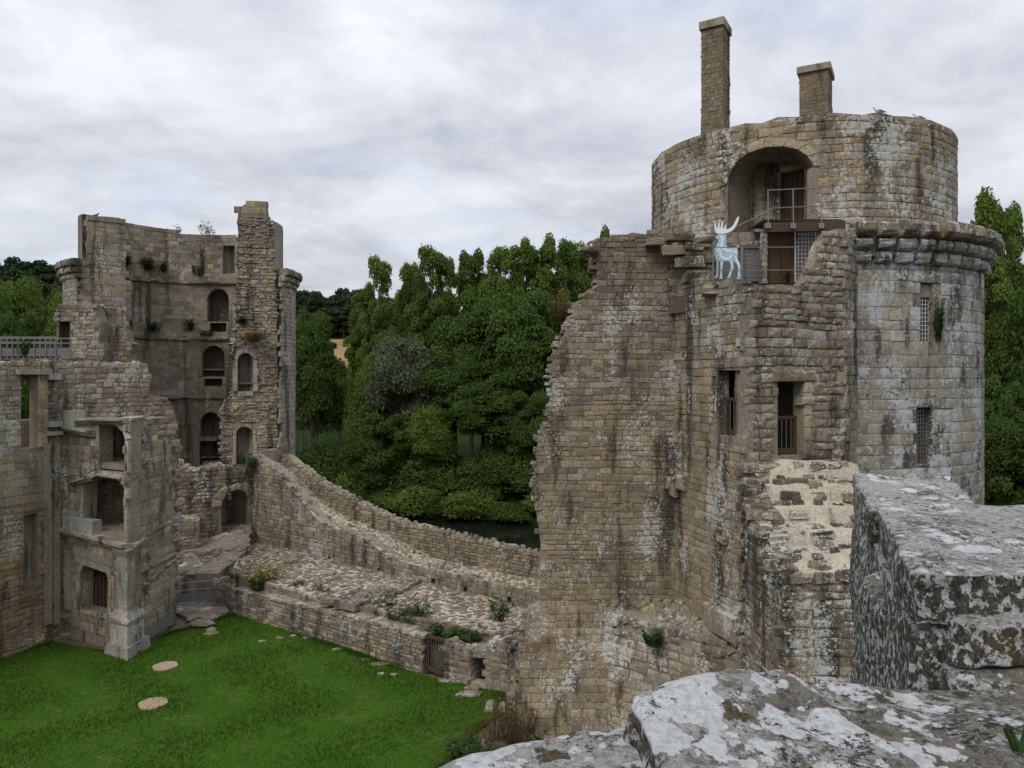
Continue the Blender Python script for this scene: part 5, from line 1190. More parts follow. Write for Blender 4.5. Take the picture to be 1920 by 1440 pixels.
# ruins and paving at the foot of the left tower
M_SLAB = mat_stone('worn_slab', base=(.21,.18,.145), lichen=.16, dark=.4, moss=.12, orange=.0)
RA = Patch(lambda a, b: (a, b, 1.35+max(0, b-38.2)*.2+.04*noise.noise(Vector((a, b, 2)))), Vector((0, 0, 1)))
lc = Thing('paved_landing', (-16.5, 40, 1.5), None, None, M_CURT, M_SLAB, kind='structure')
lp = [(-17.5, 38.2), (-14.2, 38.0), (-13.7, 40.5), (-14.6, 44.3), (-19, 43.4), (-18.5, 40)]
v, f = slab(RA, lp, (), 1.6, .7, .02); mesh_obj('landing_core', [p-lc.loc for p in v], f, M_SLAB, lc.root)
lc.cobbles(RA, lp, .5, (.01, .03), 'cobble', 151, 1.4, .95); lc.done(120)
a = [gpt(326, 1112, .13), gpt(329, 1148, .13), gpt(378, 1168, .13), gpt(432, 1147, .13), gpt(408, 1118, .13)]
st_ = Thing('stone_platform', (*a[2], .0), 'low flat stone platform beside the pavilion at the edge of the lawn', 'platform', M_CURT, M_SLAB)
v, f = slab(Patch(lambda x, y: (x, y, .13), Vector((0, 0, 1))), a, (), .5, .8, .02); mesh_obj('platform_core', [p-st_.loc for p in v], f, M_SLAB, st_.root)
st_.cobbles(Patch(lambda x, y: (x, y, .13), Vector((0, 0, 1))), a, .75, (.015, .03), 'cobble', 153, 1.4, 1.0, rand=.15, miss=0); st_.done(60)
def lpt(px, py, z): return Vector(gpt(px, py, z))
stump('wall_fragment', [lpt(330, 1050, 1.4), lpt(372, 1046, 1.4), lpt(376, 1024, 1.5), lpt(336, 1024, 1.5)], [3.5, 3.3, 3.4, 3.6], 'stout broken wall stub standing before the ruined tower', 'dark', 155)
stump('wall_fragment', [lpt(320, 1128, .2), lpt(410, 1098, .2), lpt(470, 1062, 1.0), lpt(462, 1048, 1.2), lpt(408, 1062, .9), lpt(318, 1098, .5)], [.95, 1.75, 1.85, 1.9, 1.85, 1.1], 'long low mossy wall remnant stepping up towards the terrace', 'dark', 157)
A = Vector((*gpt(332, 1136, .1), .1)); B = Vector((*gpt(412, 1128, .1), .1)); mesh_rail('guard_rail', A, B, 1.05, .4, 'guard rail with grey boards between the pavilion and the low wall', 3)
stump('rubble_heap', [lpt(400, 1128, .1), lpt(440, 1146, .0), lpt(446, 1118, .3), lpt(408, 1108, .4)], [.95, 1.1, 1.3, 1.1], 'loose heap of stones at the near end of the low wall', 'rubble', 159)
A = Vector((*gpt(412, 1130, .1), .1)); B = Vector((*gpt(444, 1152, .0), .05)); mesh_rail('guard_rail', A, B, 1.0, .15, 'short plain guard rail at the end of the low wall', 2)
# front edge of the terrace above the weed strip
EP = [Vector(p) for p in t_poly[:6]]
ed = Thing('terrace_edge', (*EP[2], 0), 'low rubble face holding up the paved terrace behind the weeds', 'wall', M_PARA, M_CURTM)
for a, b in zip(EP, EP[1:]):
    S = Plane(a, b); ed.courses(S, rect(0, S.len, .2, TZ), (), (.14,.22), (.2,.45), proud=(0,.06), seed=161, pal='rubble', jit=.02, bulge=.02)
ed.done(150)

# ------------------------------------------------------------------ ground, lawn, moat
m, T = new_mat('meadow_soil'); p = T.n('ShaderNodeNewGeometry').outputs['Position']
sx = T.n('ShaderNodeSeparateXYZ', i0=p)
fld = T.math('MULTIPLY', T.ramp(T.math('SUBTRACT', sx.outputs[1], 188.0), 0, 3), T.ramp(T.math('SUBTRACT', sx.outputs[1], 236.0), 0, 3, 1, 0))
c = T.mix(T.noise(p, .35, 5), (.010, .020, .005), (.030, .050, .012)); c = T.mix(fld, c, T.mix(T.noise(p, .15, 4), (.30, .215, .095), (.36, .26, .12)))
finish(T, c, 1.0, T.noise(p, 6, 5), .5, .1, spec=.02); M_SOIL = m
m, T = new_mat('lawn_grass'); p = T.n('ShaderNodeNewGeometry').outputs['Position']
c = T.mix(T.ramp(T.noise(p, .32, 4, .6), .35, .65), (.028, .072, .007), (.054, .112, .012))
c = T.mix(T.ramp(T.noise(p, 5.0, 5, .7), .3, .7), c, (.068, .145, .016)); c = T.mix(T.ramp(T.noise(p, .9, 7, .7), .56, .66, 0, .7), c, (.105, .160, .045)); c = T.mix(T.ramp(T.noise(p, .55, 6, .65), .60, .72, 0, .8), c, (.020, .045, .008)); c = T.mix(T.ramp(T.noise(p, 1.4, 6, .65), .56, .74), c, (.105, .110, .038))
c = T.mix(T.ramp(T.noise(p, 24, 3, .7), .5, .75, 0, .6), c, (.014, .04, .007))
finish(T, c, 1.0, T.noise(p, 30, 5, .7), .9, .05, spec=.03); M_LAWN = m
M_GRASS = mat_leaf('grass_blades', (.026, .068, .006), (.075, .148, .015), .3)
M_EARTH = mat_plain('bare_earth', (.12, .095, .065), .95, .35, 3, .5, bdist=.03)
m, T = new_mat('moat_water'); p = T.n('ShaderNodeNewGeometry').outputs['Position']
b = finish(T, (.010, .011, .008), .07, T.noise(T.scale(p, (1, 1, 1)), 1.2, 3), .06, .05, spec=.5); M_WATER = m

def cas(x, y):
    s1 = (x-CL.x)*cn.x+(y-CL.y)*cn.y-WW-.6
    return max(s1, -29.5-x, x-19.0)
def smooth(t): t = min(max(t, 0), 1); return t*t*(3-2*t)
def ground_z(x, y):
    s = cas(x, y)
    if s < 0: return -2.6 if x > -3.5 and y < 27.5 else -.25
    if s < 4: return -.25-2.9*smooth(s/4)
    if s < 21: return -3.15
    z = -3.15+3.6*smooth((s-21)/6)
    d = math.hypot(x*.6, y)
    z += 30*smooth((d-95)/230)+(9*smooth((-x-60)/130) if x < -60 else 0)+.5*noise.noise(Vector((x*.05, y*.05, 1)))
    return z
xs = sorted(set([-900, -600, -420, -320, -260, -220]+list(np.arange(-190, 190, 3.2))+[200, 240, 300, 380, 600, 900]))
ys = sorted(set([-300, -150, -80, -40]+list(np.arange(-20, 130, 2.4))+list(np.arange(130, 340, 9))+[360, 400, 460, 600, 800, 1000, 1400]))
V = [(x, y, ground_z(x, y)) for y in ys for x in xs]; nx = len(xs)
Fc = [(j*nx+i, j*nx+i+1, (j+1)*nx+i+1, (j+1)*nx+i) for j in range(len(ys)-1) for i in range(nx-1)]
mesh_obj('ground', V, Fc, M_SOIL, smooth=True, kind='structure')
mesh_obj('moat_water', [(-140, -60, -1.5), (160, -60, -1.5), (160, 120, -1.5), (-140, 120, -1.5)], [(0, 1, 2, 3)], M_WATER, kind='structure')

LAWN = [(-22, 18), (-20.4, 28.5), (-18.9, 32.3), (-15.4, 31.0), (-14.6, 33.4), (-13.0, 35.6), tuple(G0), tuple(G1), tuple(G2), (-.4, 28.2), (-.15, 26.0), (-1.0, 24.2), (-1.75, 22.3), (-2.6, 18), (-3, 14), (-22, 14)]
LP_ = Patch(lambda a, b: (a, b, .03*noise.noise(Vector((a*.3, b*.3, 5)))+.012*noise.noise(Vector((a*1.7, b*1.7, 2)))), Vector((0, 0, 1)))
v, f = slab(LP_, ragged(LAWN, .16, .45, 12, keep=lambda p: p[1] < 22), (), .3, .55, 0.0); mesh_obj('lawn', v, f, M_LAWN, smooth=False, kind='structure')
EAR = [(-23, 17), (-21.2, 27.5), (-19.2, 33.4), (-14, 37.5), (-10.4, 34.9), (-7.2, 32.4), (-4.2, 30.5), (.6, 28.7), (.1, 26.0), (-1.0, 24.0), (-1.85, 22.2), (-2.7, 18), (-3.1, 13), (-23, 13)]
v, f = slab(Patch(lambda a, b: (a, b, -.05+.05*noise.noise(Vector((a, b, 1)))), Vector((0, 0, 1))), EAR, (), .2, .5, .02); mesh_obj('bare_earth', v, f, M_EARTH, kind='structure')
BANKL = [(.5, 28.0), (-.1, 26.2), (-1.1, 24.0), (-1.9, 22.2), (-2.8, 17.5), (-3.2, 13.5)]
def bank_z(x, y):
    xe = float(np.interp(y, [q[1] for q in BANKL[::-1]], [q[0] for q in BANKL[::-1]])); return -.03-1.55*smooth((x-xe)/2.6)+.12*noise.noise(Vector((x*1.1, y*1.1, 6)))
v, f = slab(Patch(lambda x, y: (x, y, bank_z(x, y)), Vector((0, 0, 1))), [(q[0]-.15, q[1]) for q in BANKL]+[(8, 13.5), (8, 22), (3.4, 26.6), (1.2, 28.0)], (), .3, .4, .05); mesh_obj('earth_bank', v, f, M_EARTH, kind='structure')
nb2 = -LW.nrm
STRIP = [tuple(G0+nb2*.4), tuple(G1+nb2*.4+LW.dir*.1), tuple(G1+nb2*.9+LW.dir*1.9), (.2, 28.6)]+[tuple(Vector(q)+Vector((.1, .15))) for q in t_poly[:5][::-1]]
v, f = slab(Patch(lambda a, b: (a, b, 1.0+.12*noise.noise(Vector((a, b, 1)))), Vector((0, 0, 1))), STRIP, (), .9, .4, .02); mesh_obj('planting_strip', v, f, M_EARTH, kind='structure')
NB = 90000; nr_ = np.random.default_rng(4)
bx = nr_.uniform(-21, 6, NB*2); by = 14+21.5*nr_.power(.9, NB*2)
ok = np.array([inside(LAWN, a, b) for a, b in zip(bx, by)]); bx, by = bx[ok][:NB], by[ok][:NB]; nb_ = len(bx)
bz = np.array([LP_.pt(a, b).z for a, b in zip(bx, by)]); an = nr_.uniform(0, 6.28, nb_); hh = nr_.uniform(.03, .085, nb_)*(1+.5*np.sin(bx*1.3+np.sin(by*.9)*2)); wd = nr_.uniform(.010, .024, nb_)
le = nr_.uniform(-.04, .04, (nb_, 2))
ex, ey = [], []
for (x0, y0), (x1, y1) in zip(LAWN, LAWN[1:]+LAWN[:1]):
    k = int(math.hypot(x1-x0, y1-y0)*330); t = nr_.random(k); o_ = np.abs(nr_.normal(0, .16, k)); L = math.hypot(x1-x0, y1-y0); s_ = 1 if inside(LAWN, (x0+x1)/2-(y1-y0)/L*.1, (y0+y1)/2+(x1-x0)/L*.1) else -1
    ex.append(x0+(x1-x0)*t-(y1-y0)/L*o_*s_); ey.append(y0+(y1-y0)*t+(x1-x0)/L*o_*s_)
ex, ey = np.concatenate(ex), np.concatenate(ey); bx, by = np.concatenate([bx, ex]), np.concatenate([by, ey]); k = len(ex)
bz = np.concatenate([bz, np.array([LP_.pt(p_, q_).z-.02 for p_, q_ in zip(ex, ey)])]); an = np.concatenate([an, nr_.uniform(0, 6.28, k)]); hh = np.concatenate([hh, nr_.uniform(.05, .20, k)*(.6+.5*np.sin(ex*2.1+ey*1.7))]); wd = np.concatenate([wd, nr_.uniform(.012, .026, k)]); le = np.concatenate([le, nr_.uniform(-.08, .08, (k, 2))]); nb_ += k
V = np.empty((nb_, 3, 3)); V[:, 0] = np.stack([bx-np.cos(an)*wd, by-np.sin(an)*wd, bz-.01], 1); V[:, 1] = np.stack([bx+np.cos(an)*wd, by+np.sin(an)*wd, bz-.01], 1); V[:, 2] = np.stack([bx+le[:, 0], by+le[:, 1], bz+hh], 1)
def np_mesh(name, V, k, mat, cols):
    """V: (n,k,3) separate polygons"""
    n = len(V); me = bpy.data.meshes.new(name); me.vertices.add(n*k); me.vertices.foreach_set('co', V.astype(np.float32).ravel())
    me.loops.add(n*k); me.loops.foreach_set('vertex_index', np.arange(n*k, dtype=np.int32)); me.polygons.add(n); me.polygons.foreach_set('loop_start', np.arange(0, n*k, k, dtype=np.int32))
    try: me.polygons.foreach_set('loop_total', np.full(n, k, dtype=np.int32))
    except Exception: pass
    at = me.color_attributes.new('Col', 'FLOAT_COLOR', 'POINT'); c = np.repeat(np.stack([cols]*3+[np.ones(n)], 1), k, axis=0); at.data.foreach_set('color', c.astype(np.float32).ravel())
    me.materials.append(mat); me.update(calc_edges=True); me.validate(); return me
link('grass', np_mesh('grass', V, 3, M_GRASS, nr_.uniform(0, 1, nb_)), kind='stuff')

M_COVER = mat_plain('sandy_planks', (.36, .27, .185), .8, .2, 5, .3)
# wooden covers and flat stones in the lawn
for (px, py, r_, lb) in ((310, 1250, .46, 'round brown plank cover in the lawn, nearer the pavilion corner'), (287, 1320, .47, 'round brown plank cover in the lawn, farther from the pavilion')):
    c = Vector((*gpt(px, py), 0)); cv = empty('well_cover', c); tag(cv, lb, 'cover', 'round plank covers in the lawn')
    for i in range(6):
        x0, x1 = -r_+2*r_*i/6+.006, -r_+2*r_*(i+1)/6-.006; y = lambda x: math.sqrt(max(r_*r_*.98-x*x, .004)); mb = MB()
        mb.hexa([Vector(q)+c for q in ((x0, -y(x0), .0), (x1, -y(x1), .0), (x1, y(x1), .0), (x0, y(x0), .0), (x0, -y(x0), .045), (x1, -y(x1), .045), (x1, y(x1), .045), (x0, y(x0), .045))]); mb.build('plank', M_COVER if 'M_COVER' in globals() else M_WOOD2, cv)
gl = 'flat stones lying in the lawn'
lab = ['flat stone near the platform with a small rounded stone sitting on it', 'pale stone first from the platform in the row of four in the lawn', 'pale stone second from the platform in the row of four in the lawn', 'pale stone third from the platform in the row of four in the lawn', 'pale stone last from the platform in the row of four in the lawn', 'lone flat stone in the lawn before the middle of the low wall', 'brownish flat stone near the low wall, above the pair of chips', 'long flat stone near the low wall between the middle and the gate', 'small pale chip in the lawn before the gate, nearer the wall middle', 'small pale chip in the lawn just before the wooden gate', 'flat stone at the threshold of the wooden gate', 'broad pale slab in the grass before the cellar mouth', 'pale slab lying by the ruined wall stump']
for (px, py, sx_, sy_, h), lb in zip(((396,1188,.6,.5,.05),(491,1203,.32,.22,.05),(524,1197,.32,.24,.05),(550,1193,.30,.24,.05),(573,1197,.26,.22,.05),(632,1218,.42,.26,.05),(686,1237,.4,.25,.04),(712,1246,.75,.35,.05),(715,1264,.28,.2,.05),(738,1266,.3,.2,.05),(832,1278,.5,.3,.07),(880,1303,.9,.45,.09),(886,1292,.55,.4,.1)), lab): flat_slab(px, py, .0, sx_, sy_, h, rg.uniform(-.3, .3), lb, gl, M_CURT, 'rubble', 'flat_stone')
mb = MB(); c = Vector((*gpt(396, 1185), .05)); mb.ball(c, .22, .2, .16, 8, 5, .1); recol(tag(mb.build('cap_stone', M_CURT), 'small rounded stone sitting on a flat stone at the far end of the lawn', 'stone'), (.25, .22, .18))

# ------------------------------------------------------------------ rock builder for boulders and the near parapet
def rock(name, p8, mat, parent=None, n=16, rnd=.18, amp=.03, fr=3.0, seed=0, base=None, fine=.0):
    p8 = [Vector(p) for p in p8]; idx = {}; V = []; Fc = []
    def vert(i, j, k):
        key = (i, j, k)
        if key not in idx:
            q = Vector((i/n*2-1, j/n*2-1, k/n*2-1)); inn = Vector([max(-1+rnd, min(1-rnd, t)) for t in q]); d = q-inn
            if d.length > 1e-6: q = inn+d.normalized()*min(rnd, d.length if sum(abs(t) > 1e-6 for t in d) == 1 else rnd)
            x, y, z = [(t+1)/2 for t in q]
            b = (p8[0]*(1-x)+p8[1]*x)*(1-y)+(p8[3]*(1-x)+p8[2]*x)*y; t_ = (p8[4]*(1-x)+p8[5]*x)*(1-y)+(p8[7]*(1-x)+p8[6]*x)*y
            w_ = b*(1-z)+t_*z; idx[key] = len(V); V.append(w_)
        return idx[key]
    for a in range(n):
        for b in range(n):
            for s, fl in ((0, 0), (n, 1)):
                for ax in range(3):
                    qs = []
                    for da, db in ((0,0),(1,0),(1,1),(0,1)):
                        t = [0, 0, 0]; t[ax] = s; t[(ax+1) % 3] = a+da; t[(ax+2) % 3] = b+db; qs.append(vert(*t))
                    Fc.append(tuple(qs) if fl else tuple(qs[::-1]))
    me = bpy.data.meshes.new(name); me.from_pydata(V, [], Fc); me.update()
    nrm = [v.normal.copy() for v in me.vertices]; o_ = Vector((seed*3.1, seed*1.7, 0)); W = []
    for p_, n_ in zip(V, nrm):
        h = noise.fractal(p_*fr+o_, 1.0, 2.0, 5)*amp
        if fine: h += noise.noise(p_*fr*9+o_)*fine
        W.append(p_+n_*h)
    bpy.data.meshes.remove(me)
    if parent is None: off = sum(p8, Vector())/8; off.z = min(p.z for p in p8); return mesh_obj(name, [p-off for p in W], Fc, mat, None, off, [(*(base or (.27, .24, .20)), 1)]*len(W), smooth=True)
    ctr = sum(p8, Vector())/8; return mesh_obj(name, [p-ctr for p in W], Fc, mat, parent, ctr-world_loc(parent), [(*(base or (.27, .24, .20)), 1)]*len(W), smooth=True)
def boxpts(c, sx_, sy_, sz_, rz=0.0, taper=.75):
    c = Vector(c); P_ = []
    for z, k in ((0, 1), (sz_, taper)):
        for x, y in ((-1,-1),(1,-1),(1,1),(-1,1)):
            x, y = x*sx_/2*k, y*sy_/2*k; P_.append(c+Vector((x*math.cos(rz)-y*math.sin(rz), x*math.sin(rz)+y*math.cos(rz), z)))
    return P_
for px, py, a_, b_, h, lb in ((918,1328,.7,.4,.28,'pale boulder in the grass at the foot of the tall broken wall'), (950,1330,.5,.4,.3,'smaller boulder touching the ragged foot of the tall broken wall'), (905,1408,.8,.6,.5,'weathered boulder among dry weeds above the near parapet'), (870,1420,.7,.6,.45,'mossy boulder half hidden in dry weeds near the near parapet')):
    tag(rock('boulder', boxpts((*gpt(px, py, -.2 if py > 1380 else 0), -.1 if py < 1380 else -.45), a_, b_, h, rg.uniform(0, 2)), M_CURT, None, 10, .5, .09, 2.2, px, (.30, .27, .22)), lb, 'rock', 'boulders at the foot of the broken wall')

# ------------------------------------------------------------------ near parapet the viewer leans over
def mat_granite(name, film=.5, pits=.5, moss=.3, plates=.4, seed=0.0):
    m, T = new_mat(name); geo = T.n('ShaderNodeNewGeometry'); p = T.n('ShaderNodeVectorMath', _operation='ADD', i0=geo.outputs['Position'], i1=(seed, seed*1.7, 0)).outputs[0]
    nz = T.math('ABSOLUTE', T.n('ShaderNodeSeparateXYZ', i0=geo.outputs['Normal']).outputs[2]); side = T.ramp(nz, .45, .75, 1, 0)
    big = T.noise(p, 2.4, 6, .65); fine = T.noise(p, 55, 6, .8); grit = T.noise(p, 140, 3, .8)
    bm = T.math('MULTIPLY', T.math('SUBTRACT', big, .5), .5)
    c = T.mix(T.ramp(T.noise(p, 22, 8, .75), .40, .62), (.055, .048, .038), (.235, .215, .175)); c = T.mix(T.ramp(grit, .45, .7), c, (.30, .28, .235))
    # pale grey film
    fl = T.math('ADD', T.noise(p, 15, 10, .8, .25), bm)
    lc = T.mix(T.ramp(fine, .36, .62), (.24, .235, .215), (.52, .52, .50))
    c = T.mix(T.ramp(fl, .60-film*.2, .63-film*.2, 0, .95), c, lc)
    # white plates with lobed rims, in two sizes
    wn = T.n('ShaderNodeTexNoise', Vector=p, Scale=16.0, Detail=5.0, Roughness=.7).outputs['Color']
    pw = T.n('ShaderNodeVectorMath', _operation='ADD', i0=p, i1=T.scale(wn, (.06, .06, .06))).outputs[0]
    v1 = T.n('ShaderNodeTexVoronoi', Vector=pw, Scale=6.5, Randomness=1.0).outputs['Distance']; v2 = T.n('ShaderNodeTexVoronoi', Vector=pw, Scale=19.0, Randomness=1.0).outputs['Distance']
    on = T.math('ADD', T.math('MULTIPLY', T.math('SUBTRACT', T.noise(p, 3.4, 3, .5), .5), 1.5), T.math('MULTIPLY', T.math('SUBTRACT', fine, .5), .25))
    pm = T.math('MAXIMUM', T.ramp(T.math('ADD', T.math('SUBTRACT', plates, v1), on), .0, .02), T.ramp(T.math('ADD', T.math('SUBTRACT', plates*.85, v2), on), .0, .03))
    wc = T.mix(T.ramp(T.noise(p, 40, 7, .8), .35, .6), (.42, .425, .42), (.72, .73, .73))
    c = T.mix(pm, c, wc)
    # black pits and brown moss
    pk = T.math('SUBTRACT', T.noise(p, 30, 7, .8, .2), T.math('MULTIPLY', T.math('SUBTRACT', T.noise(p, 3.1, 4), .5), .35))
    c = T.mix(T.ramp(pk, .645-pits*.13, .665-pits*.13, 0, .92), c, (.032, .029, .025))
    ms = T.math('ADD', T.noise(p, 7, 9, .75), T.math('MULTIPLY', bm, 1.1))
    c = T.mix(T.ramp(ms, .66-moss*.18, .69-moss*.18, 0, .94), c, T.mix(T.ramp(fine, .35, .65), (.030, .024, .014), (.135, .102, .05)))
    # upright faces: dark crust with white flecks drawn downward
    ps = T.scale(p, (36, 36, 30)); fk = T.math('ADD', T.noise(ps, 1.0, 6, .7, .2), T.math('MULTIPLY', bm, .5)); f2 = T.noise(T.scale(p, (75, 75, 55)), 1.0, 4, .7)
    sc = T.mix(T.ramp(f2, .4, .62), (.040, .036, .030), (.15, .135, .105)); sc = T.mix(T.ramp(T.noise(p, 2.3, 5, .6), .54, .66, 0, .6), sc, (.14, .085, .03))
    sc = T.mix(T.ramp(fk, .515, .545), sc, T.mix(T.ramp(fine, .35, .6), (.30, .30, .28), (.66, .67, .66)))
    sc = T.mix(T.ramp(f2, .60, .63, 0, .9), sc, (.035, .032, .028))
    c = T.mix(side, c, sc)
    h = T.math('ADD', T.math('ADD', T.noise(p, 24, 10, .8), T.math('MULTIPLY', fine, .6)), T.math('MULTIPLY', pm, .25))
    finish(T, c, .95, h, 1.0, .016, spec=.1); return m
G_A, G_B, G_C = mat_granite('lichen_granite', .66, .55, .36, .50, 0), mat_granite('dark_granite', .42, .72, .44, .30, 4.3), mat_granite('merlon_granite', .80, .62, .16, .26, 9.1)
par = empty('near_parapet', (.8, 1.6, 9.2)); tag(par, 'thick lichen covered granite parapet ledge that the viewer leans over', 'parapet')
Z0 = EYE-.90
def P8(q, zt, zb): return [Vector((*p, zb)) for p in q]+[Vector((*p, z)) for p, z in zip(q, zt if hasattr(zt, '__len__') else [zt]*4)]
rock('stone', P8([(-1.3, .58), (.72, .70), (.80, 2.34), (-1.15, 1.31)], [Z0+.02, Z0+.02, Z0-.01, Z0-.02], Z0-.6), G_A, par, 44, .05, .025, 3, 1, fine=.004)
rock('stone', P8([(.73, .70), (3.2, .6), (3.1, 2.27), (.81, 2.31)], [Z0+.02, Z0+.02, Z0+.0, Z0-.005], Z0-.6), G_B, par, 44, .05, .025, 3, 2, fine=.005)
rock('raised_stone', P8([(.36, 1.42), (.99, 1.62), (.76, 2.19), (.265, 1.99)], [Z0+.015, Z0+.0, Z0+.11, Z0+.125], Z0-.25), G_A, par, 40, .22, .035, 3.2, 3, fine=.005)
mer = empty('near_merlon', (2.0, 3.4, 9.0)); tag(mer, 'big upright lichen streaked merlon block on the right beyond the ledge', 'parapet')
MT = EYE-.60
rock('stone', P8([(1.60, 3.55), (2.16, 3.58), (2.70, 4.85), (2.07, 4.80)], [MT, MT-.05, MT-.01, MT], MT-2.2), G_C, mer, 36, .05, .035, 2.6, 5, fine=.006)
rock('stone', P8([(1.20, 2.36), (3.4, 2.42), (3.6, 3.72), (1.66, 3.60)], [MT+.0, MT-.03, MT-.04, MT], MT-.17), G_C, mer, 44, .06, .03, 2.8, 6, fine=.005)
rock('stone', P8([(1.20, 2.40), (1.66, 2.33), (1.80, 3.6), (1.64, 3.6)], MT-.165, MT-2.2), G_C, mer, 36, .04, .025, 3, 7, fine=.006)
rock('stone', P8([(1.30, 2.30), (1.68, 2.28), (1.75, 2.9), (1.4, 2.9)], MT-.12, MT-.275), G_C, mer, 26, .3, .03, 4, 8, fine=.004)
rock('stone', P8([(1.76, 2.28), (2.6, 2.28), (2.6, 2.9), (1.85, 2.9)], MT-.1, MT-.30), G_C, mer, 26, .3, .03, 4, 9, fine=.004)
rock('stone', P8([(1.27, 2.26), (3.0, 2.26), (3.0, 3.4), (1.5, 3.4)], MT-.27, MT-.9), G_B, mer, 30, .1, .03, 3, 10, fine=.005)

# ------------------------------------------------------------------ trees and shrubs
def crown(name, lobes, n, size, mat, seed, up=.35, droop=0.0):
    r = np.random.default_rng(seed); L = np.array([(*c, *s) for c, s in lobes]); ar = (L[:, 3]*L[:, 5])**1.0; pk = r.choice(len(L), n, p=ar/ar.sum())
    d = r.normal(size=(n, 3)); d /= np.linalg.norm(d, axis=1)[:, None]; d[:, 2] = np.where(d[:, 2] < -.35, -d[:, 2]*.6, d[:, 2])
    rad = 1-np.abs(r.normal(0, .20, n)); rad = np.where(r.random(n) < .07, rad*1.22, rad)
    C = L[pk, :3]+d*L[pk, 3:]*rad[:, None]; C[:, 2] -= droop*r.random(n)
    nm = d*.7+r.normal(0, .8, (n, 3))+np.array([0, 0, up]); nm /= np.linalg.norm(nm, axis=1)[:, None]
    t = np.cross(nm, r.normal(size=(n, 3))); t /= np.linalg.norm(t, axis=1)[:, None]; b = np.cross(nm, t)
    s = size*r.uniform(.6, 1.3, n)[:, None]
    V = np.stack([C+t*s, C+b*s*.7, C-t*s, C-b*s*.7], 1)
    lc = r.random(len(L)); col = np.clip(.45*lc[pk]+.4*r.random(n)+.15*(d[:, 2]*.5+.5)*0+.05, 0, 1)
    return np_mesh(name, V, 4, mat, col)
def limbs(name, lobes, h0, r0, seed, mat, top=None):
    rr = random.Random(seed); mb = MB(); zt = top or max(c[2] for c, s in lobes)
    mb.tube([(0, 0, -1), (rr.uniform(-.1, .1), 0, h0*.5), (rr.uniform(-.3, .3), rr.uniform(-.3, .3), h0), (rr.uniform(-.4, .4), rr.uniform(-.4, .4), (h0+zt)/2), (0, 0, zt)], [r0*1.3, r0, r0*.8, r0*.45, r0*.1], 8)
    for c, s in rr.sample(lobes, min(len(lobes), 14)):
        z = h0+(c[2]-h0)*.45; z = max(h0*.7, min(z, zt*.9)); mb.tube([(0, 0, z), (c[0]*.5, c[1]*.5, z+(c[2]-z)*.6), c], [r0*.32, r0*.2, r0*.06], 5)
    me = bpy.data.meshes.new(name); me.from_pydata(mb.v, [], mb.f); me.materials.append(mat); return me
def lobes_poplar(seed, H=22, W=4.4):
    rr = random.Random(seed); out = []
    for i in range(74):
        t = rr.random()**.8; z = H*(.20+.76*t); env = W*(min(1, t/.2+.3))*(1-t**4*.6); a = rr.uniform(0, 6.28); k = rr.random()**.45*env
        s = rr.uniform(.75, 1.5)*(1.12-.3*t); out.append(((k*math.cos(a), k*math.sin(a), z-.08*H*(k/W)**2*t), (s, s, s*rr.uniform(.8, 1.3))))
    for i in range(5):
        a = rr.uniform(0, 6.28); k = rr.uniform(.1, .45)*W; s = rr.uniform(.6, 1.0); out.append(((k*math.cos(a), k*math.sin(a), H*rr.uniform(.90, .97)), (s, s, s*1.35)))
    return out
def lobes_round(seed, H=16, W=5.5, base=.22, n=54, flat=.8):
    rr = random.Random(seed); out = []
    for i in range(n):
        a = rr.uniform(0, 6.28); b = math.asin(rr.uniform(-.75, 1)); k = rr.uniform(.45, 1.0); zc = H*(base+(1-base)/2); hz = H*(1-base)/2
        s = rr.uniform(1.0, 2.1); out.append(((W*k*math.cos(b)*math.cos(a)*.82, W*k*math.cos(b)*math.sin(a)*.82, zc+hz*k*math.sin(b)*.86), (s, s, s*flat)))
    return out
M_BARK = mat_plain('bark', (.09, .075, .06), .9, .3, 6, .6, (3, 3, .6))
M_LF = {'oak': mat_leaf('oak_leaves', (.034, .062, .012), (.102, .160, .034)), 'pop': mat_leaf('poplar_leaves', (.058, .104, .018), (.170, .235, .048)), 'wil': mat_leaf('willow_leaves', (.070, .090, .046), (.135, .160, .085)),
        'lime': mat_leaf('light_leaves', (.060, .100, .018), (.140, .190, .045)), 'far': mat_leaf('distant_leaves', (.028, .046, .022), (.062, .090, .044)), 'herb': mat_leaf('herb_leaves', (.025, .06, .014), (.075, .135, .035)), 'dry': mat_leaf('dry_stalks', (.10, .06, .03), (.21, .14, .07)), 'yel': mat_leaf('yellow_flowers', (.42, .30, .02), (.60, .46, .04), .1), 'straw': mat_leaf('tan_foliage', (.22, .14, .05), (.36, .24, .09))}
PROTO = {}
def proto(key, lobes, n, size, kind, h0, r0, H, W, seed, **kw):
    PROTO[key] = (crown(key+'_crown', lobes, n, size, M_LF[kind], seed, **kw), limbs(key+'_trunk', lobes, h0, r0, seed, M_BARK), H, W)
for i in range(3): l = lobes_poplar(20+i); proto(f'poplar{i}', l, 44000, .14, 'pop', 5, .32, 22.8, 4.6, 30+i)
l = lobes_poplar(27); proto('poplarL', l, 44000, .14, 'lime', 5, .32, 22.8, 4.6, 37)
for i in range(3): l = lobes_round(40+i); proto(f'oak{i}', l, 48000, .15, 'oak', 3, .4, 16.3, 5.9, 50+i)
l = lobes_round(48, 14, 5.2, .12, 50, .9); proto('willow', l, 30000, .15, 'wil', 2.5, .35, 14.5, 5.7, 58, droop=.5)
l = lobes_round(49, 14, 4.6, .2, 48, .9); proto('ash', l, 36000, .135, 'pop', 3, .3, 14.5, 5.0, 59)
